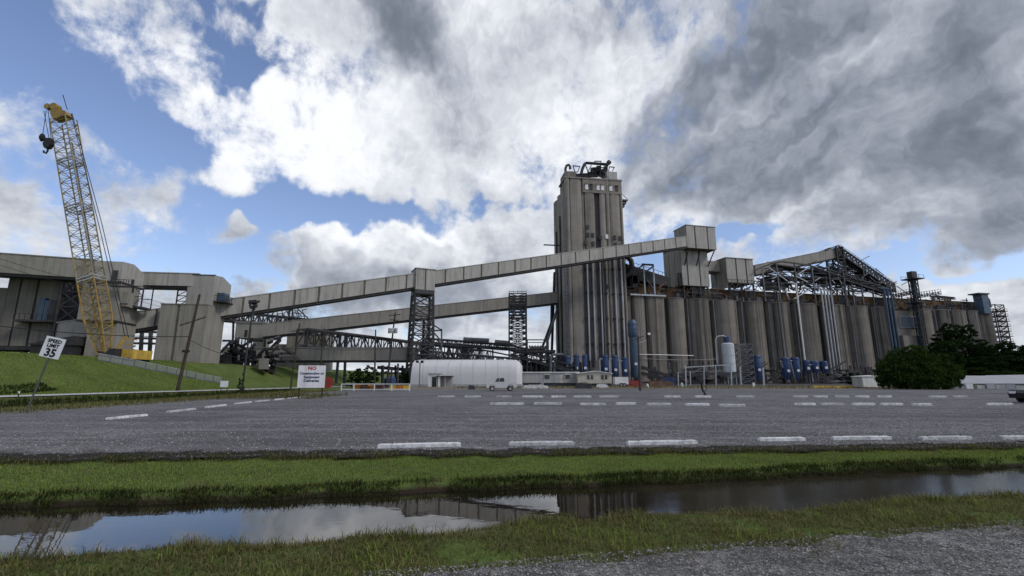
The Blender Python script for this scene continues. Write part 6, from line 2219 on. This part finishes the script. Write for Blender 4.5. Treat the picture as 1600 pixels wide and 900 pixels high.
# ------------------------------------------------------------------ trees
def leaf_mesh(name, blobs_, n, size, seed, mat):
    """leaf-sized quads gathered in clumps over several lobes"""
    r_ = np.random.default_rng(seed)
    pts = []
    vol = np.array([b[3] * b[4] * b[5] for b in blobs_]) ** .75
    cnt = (n * vol / vol.sum()).astype(int)
    for b, c in zip(blobs_, cnt):
        nc = max(4, c // 26)
        d = r_.normal(size=(nc, 3))
        d /= np.linalg.norm(d, axis=1)[:, None]
        rad = r_.uniform(.35, 1.08, size=nc) ** .55
        ctr = d * rad[:, None]
        sel = r_.integers(0, nc, c)
        p = ctr[sel] + r_.normal(size=(c, 3)) * .085
        pts.append(p * np.array(b[3:6]) + np.array(b[0:3]))
    p = np.concatenate(pts)
    p = p[p[:, 2] > .05]
    n = len(p)
    a = r_.normal(size=(n, 3))
    a /= np.linalg.norm(a, axis=1)[:, None]
    b = np.cross(a, r_.normal(size=(n, 3)))
    b /= np.linalg.norm(b, axis=1)[:, None]
    s = size * r_.uniform(.6, 1.4, size=(n, 1))
    v = np.stack([p - a * s, p + b * s * .5, p + a * s, p - b * s * .5], 1).reshape(-1, 3)
    me = bpy.data.meshes.new(name)
    me.vertices.add(4 * n)
    me.vertices.foreach_set('co', v.astype(np.float32).ravel())
    me.loops.add(4 * n)
    me.loops.foreach_set('vertex_index', np.arange(4 * n, dtype=np.int32))
    me.polygons.add(n)
    me.polygons.foreach_set('loop_start', np.arange(0, 4 * n, 4, dtype=np.int32))
    me.update(calc_edges=True)
    me.validate()
    return me


def tree(name, label, loc, blobs_, n, size, seed, mat, trunk_h, trunk_r, cat='tree', group=None):
    t = T(name, label, cat, loc, 0, group)
    link('crown', leaf_mesh('crown', blobs_, n, size, seed, mat), mat, t.o)
    rr = random.Random(seed)
    m = MB().tube([(0, 0, -.2), (rr.uniform(-.1, .1), 0, trunk_h * .5), (rr.uniform(-.2, .2), .1, trunk_h)], trunk_r, 8, trunk_r * .6)
    t.part('trunk', m, 'bark', smooth=True)
    for b in blobs_[:7]:
        t.part('limb', MB().tube([(0, 0, trunk_h * .6), (b[0] * .5, b[1] * .5, (trunk_h * .6 + b[2]) * .55), (b[0], b[1], b[2])], trunk_r * .5, 6, trunk_r * .15), 'bark', smooth=True)
    return t


c0 = P(1436, 610, 72)
bl = [(0, 0, 2.6, 5.4, 3.6, 2.6), (-2.6, 0, 2.6, 3.4, 3, 2.4), (2.8, 0, 2.3, 3.0, 3, 2.3), (-.6, 0, 4.6, 2.8, 2.6, 1.9), (.4, 0, 5.4, 1.7, 1.8, 1.3), (-2.4, 0, 4.0, 2.0, 2, 1.4), (2.2, -.5, 3.9, 2.2, 2, 1.5), (-4.4, 0, 1.6, 1.6, 2, 1.6), (4.6, 0, 1.5, 1.4, 2, 1.6), (0, -2.2, 1.6, 4.2, 2, 1.7)]
rr = random.Random(66)
for k in range(22):
    a_ = rr.uniform(-.15, math.pi + .15)
    f_ = rr.uniform(.8, 1.04)
    bl.append((5.1 * math.cos(a_) * f_, rr.uniform(-1.5, .8), max(.6, 2.0 + 4.0 * math.sin(a_) * f_ * (1 - .25 * abs(math.cos(a_)))), rr.uniform(.5, 1.1), .9, rr.uniform(.4, .9)))
tree('round_bush', 'big dense round green bush before the right-hand silos', (c0.x, 72, 0), bl, 24000, .17, 4, 'leaf_bush', 3.0, .25, 'bush')


def conifer(px, Y, py_top, wid, lab, seed, mat='leaf_dark', n=7000, nm='broad_tree', lobes=9):
    c0 = P(px, 600, Y)
    h_ = P(0, py_top, Y).z
    rr = random.Random(seed)
    bl = []
    for k in range(lobes):
        f = .18 + .8 * k / (lobes - 1)
        w_ = wid * (.55 + .45 * math.sin(math.pi * min(1, f * .9 + .1)))
        bl.append((rr.uniform(-.5, .5) * wid, rr.uniform(-.4, .4) * wid, h_ * f * .93, w_ * rr.uniform(.5, .8), w_ * .7, h_ * .085 * rr.uniform(.7, 1.3)))
    return tree(nm, lab, (c0.x, Y, 0), bl, n, .24, seed, mat, h_ * .8, .3, 'tree', 'dark trees at the right')


conifer(1486, 96, 504, 3.6, 'tall dark layered tree just behind the big bush', 31, n=13000, lobes=11)
conifer(1516, 104, 506, 4.2, 'dark layered tree in the middle of the right-hand group', 32, n=13000, lobes=11)
conifer(1542, 108, 528, 3.6, 'dark layered tree below the last silo', 33, lobes=9, n=11000)
conifer(1584, 100, 534, 5.0, 'dense dark tree near the right edge before the scaffold', 34, lobes=8, n=14000)
conifer(1625, 98, 530, 6.0, 'dense dark tree at the very right edge', 35, lobes=8, n=14000)
conifer(1342, 128, 583, 3.0, 'low dark shrub tree at the silo feet left of the big bush', 36, lobes=5, n=3500)
conifer(1385, 118, 572, 4.0, 'low dark tree behind the white box container', 37, lobes=5, n=4500)
conifer(1560, 92, 566, 5.0, 'low dark tree behind the tarpaulin roofed shed', 38, lobes=5, n=8000)
for px, Y, top, wd, lab, sd_ in ((571, 86, 571, 2.3, 'small bushy green tree behind the gate rail', 41), (549, 88, 577, 1.3, 'thin sparse sapling left of the small bushy tree', 42), (632, 112, 583, 2.0, 'little green tree peeping out left of the warehouse', 43)):
    c0 = P(px, 605, Y)
    h_ = P(0, top, Y).z
    bl = [(0, 0, h_ * .55, wd, wd, h_ * .3), (wd * .3, 0, h_ * .78, wd * .6, wd * .6, h_ * .2), (-wd * .4, 0, h_ * .7, wd * .5, wd * .6, h_ * .2), (0, 0, h_ * .3, wd * .9, wd * .9, h_ * .22), (wd * .5, 0, h_ * .45, wd * .5, wd * .5, h_ * .2)]
    tree('small_tree', lab, (c0.x, Y, 0), bl, 2600 if sd_ != 42 else 600, .2, sd_, 'leaf_dark', h_ * .7, .12, 'tree', 'small trees left of the warehouse')
c0 = P(377, 603, 56)
bl = [(0, 0, .8, .35, .35, .8), (0, 0, 1.9, .28, .28, .8), (.05, 0, .4, .6, .5, .4)]
tree('pole_vine', 'dark vine clump around the foot of the floodlight pole', (c0.x, 55.9, gz(c0.x, 56)), bl, 900, .08, 44, 'leaf_dark', 1.6, .04, 'vine')

# far wood along the horizon
blw = []
rr = random.Random(77)
for k in range(60):
    x = -330 + k * 13
    blw.append((x, rr.uniform(-12, 12), 4.5, 9, 8, 4.5 + rr.uniform(-1.5, 2)))
o = link('far_wood', leaf_mesh('far_wood', blw, 16000, .8, 78, 'leaf_dark'), 'leaf_dark', None, (60, 430, 0))
o['kind'] = 'stuff'

# ------------------------------------------------------------------ grass blades and stones
def blades(name, pts, h, w, mat, seed, lean=.45):
    r_ = np.random.default_rng(seed)
    n = len(pts)
    p = np.array(pts, dtype=np.float64)
    hh = h[0] + (h[1] - h[0]) * r_.random(n) ** 1.6
    an = r_.random(n) * 2 * math.pi
    d = np.stack([np.cos(an), np.sin(an), np.zeros(n)], 1)
    pr = np.stack([-np.sin(an), np.cos(an), np.zeros(n)], 1)
    ln = lean * (.3 + r_.random(n))
    up = np.array([0, 0, 1.0])
    ww = (w * (.7 + .6 * r_.random(n)))[:, None]
    mid = p + up * (hh * .6)[:, None] + d * (hh * ln * .3)[:, None]
    tip = p + up * (hh * (1 - ln * .25))[:, None] + d * (hh * ln)[:, None]
    v = np.stack([p - pr * ww, p + pr * ww, mid - pr * ww * .7, mid + pr * ww * .7, tip], 1).reshape(-1, 3)
    i0 = np.arange(n, dtype=np.int32)[:, None] * 5
    f = np.concatenate([i0 + np.array([[0, 1, 3]]), i0 + np.array([[0, 3, 2]]), i0 + np.array([[2, 3, 4]])], 1).reshape(-1)
    me = bpy.data.meshes.new(name)
    me.vertices.add(5 * n)
    me.vertices.foreach_set('co', v.astype(np.float32).ravel())
    me.loops.add(9 * n)
    me.loops.foreach_set('vertex_index', f.astype(np.int32))
    me.polygons.add(3 * n)
    me.polygons.foreach_set('loop_start', np.arange(0, 9 * n, 3, dtype=np.int32))
    me.update(calc_edges=True)
    o = link(name, me, mat)
    o['kind'] = 'stuff'
    return o


rg_ = np.random.default_rng(12)


def clumpy(x, y, k=1.0):
    return mnoise.noise(Vector((x * 1.3 * k, y * 1.3 * k, 3))) + .5 * mnoise.noise(Vector((x * 4.1 * k, y * 4.1 * k, 8)))


def scatter(n, xr, ylo, yhi, keep=None, thin=-9.0):
    out = []
    while len(out) < n:
        x = rg_.uniform(*xr)
        a_, b_ = ylo(x), yhi(x)
        y = rg_.uniform(a_, b_)
        if thin > -9 and clumpy(x, y) < thin + rg_.uniform(-.35, .35):
            continue
        if keep and not keep(x, y):
            continue
        out.append((x, y, gz(x, y) - .008))
    return out


def road_edge(x):
    return 4.22 + .21 * x


blades('near_bank_grass', scatter(62000, (-8.5, 11), lambda x: max(2.6, road_edge(x) - .15 + jag(x, .9, 4)), lambda x: near_line(x) + .05, lambda x, y: x > -y * 1.25 - .5, thin=-.45), (.015, .075), .004, 'grass_near', 1, 1.3)
blades('near_bank_dry_grass', scatter(36000, (-8.5, 11), lambda x: max(2.6, road_edge(x) - .35 + jag(x, .9, 4)), lambda x: near_line(x) + .02, thin=-.05), (.015, .09), .0035, 'grass_dry', 2, 1.5)
blades('near_bank_tuft', scatter(9000, (-8.5, 11), lambda x: near_line(x) - .5, lambda x: near_line(x) + .12, thin=.25), (.05, .17), .004, 'grass_near', 3, .8)
blades('near_bank_clump', scatter(5000, (-8.5, 11), lambda x: max(2.6, road_edge(x)), lambda x: near_line(x) - .1, thin=.42), (.04, .14), .004, 'grass_lush', 26, .9)
blades('gravel_edge_weed', scatter(2500, (-1, 8), lambda x: road_edge(x) - .8, lambda x: road_edge(x), thin=.15), (.02, .06), .003, 'grass_dry', 4, .8)
blades('far_bank_grass', scatter(95000, (-11, 14), lambda x: far_line(x) + .16, lambda x: lot_near(x) + .02 + .5 * max(0, clumpy(x, 1))), (.015, .055), .0055, 'grass_lush', 5, .8)
blades('lot_edge_tuft', scatter(9000, (-13, 15), lambda x: lot_near(x) - .35, lambda x: lot_near(x) + .22, thin=.2), (.03, .15), .005, 'grass_near', 27, 1.0)
blades('far_bank_dry_grass', scatter(9000, (-11, 14), lambda x: far_line(x) + .1, lambda x: lot_near(x) - .05, thin=.12), (.02, .08), .005, 'grass_dry', 25, .9)
blades('far_bank_tuft', scatter(9000, (-13, 15), lambda x: far_line(x) + .02, lambda x: far_line(x) + .36, thin=-.2), (.025, .085), .005, 'grass_near', 6, .6)
blades('far_bank_reed', scatter(20000, (-13, 15), lambda x: far_line(x) - .04, lambda x: far_line(x) + .26, thin=-.25), (.03, .13), .005, 'grass_dark', 7, 1.0)
blades('lot_edge_weed', scatter(14000, (-13, 15), lambda x: lot_near(x) - .3, lambda x: lot_near(x) + .6, thin=.0), (.03, .13), .005, 'grass_dark', 8, .8)
blades('left_verge_grass', scatter(26000, (-38.5, -22.5), lambda x: 14, lambda x: 66), (.05, .18), .022, 'grass_near', 9)
blades('left_swale_weed', scatter(9000, (-33.5, -28.5), lambda x: 16, lambda x: 64, thin=0), (.15, .5), .03, 'grass_dark', 10)
blades('levee_gully_weed', scatter(5000, (-52.5, -48.5), lambda x: 34, lambda x: 52, keep=lambda x, y: abs(x + 50.2 + .06 * (y - 50)) < 1.0), (.15, .4), .035, 'grass_dark', 11)
blades('levee_grass', scatter(40000, (-64, -46.6), lambda x: 36, lambda x: 84), (.06, .20), .03, 'grass_lush', 13)
blades('sign_weed', scatter(2200, (-24, -15.5), lambda x: 37, lambda x: 46, thin=-.1), (.1, .55), .02, 'grass_near', 14)
blades('lot_left_edge_weed', scatter(6000, (-25.5, -22), lambda x: 14, lambda x: 60, thin=-.1), (.05, .25), .02, 'grass_dry', 15)
blades('verge_dry_weed', scatter(7000, (-10, 110), lambda x: 76, lambda x: 95, thin=.1), (.1, .5), .04, 'grass_dry', 16)


def stones(name, pts, size, mat, seed):
    r_ = np.random.default_rng(seed)
    n = len(pts)
    p = np.array(pts)
    base = np.array([(1, 0, 0), (-1, 0, 0), (0, 1, 0), (0, -1, 0), (0, 0, 1), (0, 0, -1)], dtype=float)
    s = size[0] + (size[1] - size[0]) * r_.random(n) ** 2.5
    sc = s[:, None, None] * r_.uniform(.55, 1.15, size=(n, 6, 1)) * np.array([1, 1, .7])
    an = r_.random(n) * 6.28
    c_, s_ = np.cos(an), np.sin(an)
    b = base[None] * sc
    x = b[..., 0] * c_[:, None] - b[..., 1] * s_[:, None]
    y = b[..., 0] * s_[:, None] + b[..., 1] * c_[:, None]
    v = np.stack([x, y, b[..., 2]], -1) + p[:, None, :]
    tri = np.array([(0, 2, 4), (2, 1, 4), (1, 3, 4), (3, 0, 4), (2, 0, 5), (1, 2, 5), (3, 1, 5), (0, 3, 5)])
    f = (np.arange(n)[:, None, None] * 6 + tri[None]).reshape(-1)
    me = bpy.data.meshes.new(name)
    me.vertices.add(6 * n)
    me.vertices.foreach_set('co', v.astype(np.float32).ravel())
    me.loops.add(24 * n)
    me.loops.foreach_set('vertex_index', f.astype(np.int32))
    me.polygons.add(8 * n)
    me.polygons.foreach_set('loop_start', np.arange(0, 24 * n, 3, dtype=np.int32))
    me.update(calc_edges=True)
    o = link(name, me, mat)
    o['kind'] = 'stuff'


blades('lot_sprout', scatter(5000, (-20, 26), lambda x: lot_near(x) + .3, lambda x: 40, thin=.42), (.03, .10), .008, 'grass_dry', 17, .8)
t = NT('pebble')
r_ = t.geo.outputs['Random Per Island']
MATS['pebble'] = t.done(t.ramp(r_, [(0, (.06, .058, .056)), (.45, (.15, .145, .14)), (.8, (.26, .25, .245)), (1, (.42, .41, .39))]), .9, 0, .2)
pts = []
while len(pts) < 34000:
    x = rg_.uniform(-1.2, 8.5)
    y = rg_.uniform(3.2, road_edge(x) + .15)
    pts.append((x, y, .032))
stones('road_pebbles', pts, (.003, .014), 'pebble', 20)
pts = []
while len(pts) < 26000:
    x = rg_.uniform(-14, 16)
    y = lot_near(x) + .05 + rg_.random() ** 2.2 * 9
    pts.append((x, y, LOT_Z + .003))
stones('lot_pebbles', pts, (.006, .032), 'pebble', 21)
pts = []
while len(pts) < 42000:
    x = rg_.uniform(-22, 34)
    y = rg_.uniform(11, 44)
    if clumpy(x * .35, y * 1.2, .3) > rg_.uniform(-.5, .6):
        pts.append((x, y, LOT_Z + .002))
stones('lot_stones', pts, (.010, .032), 'pebble', 22)
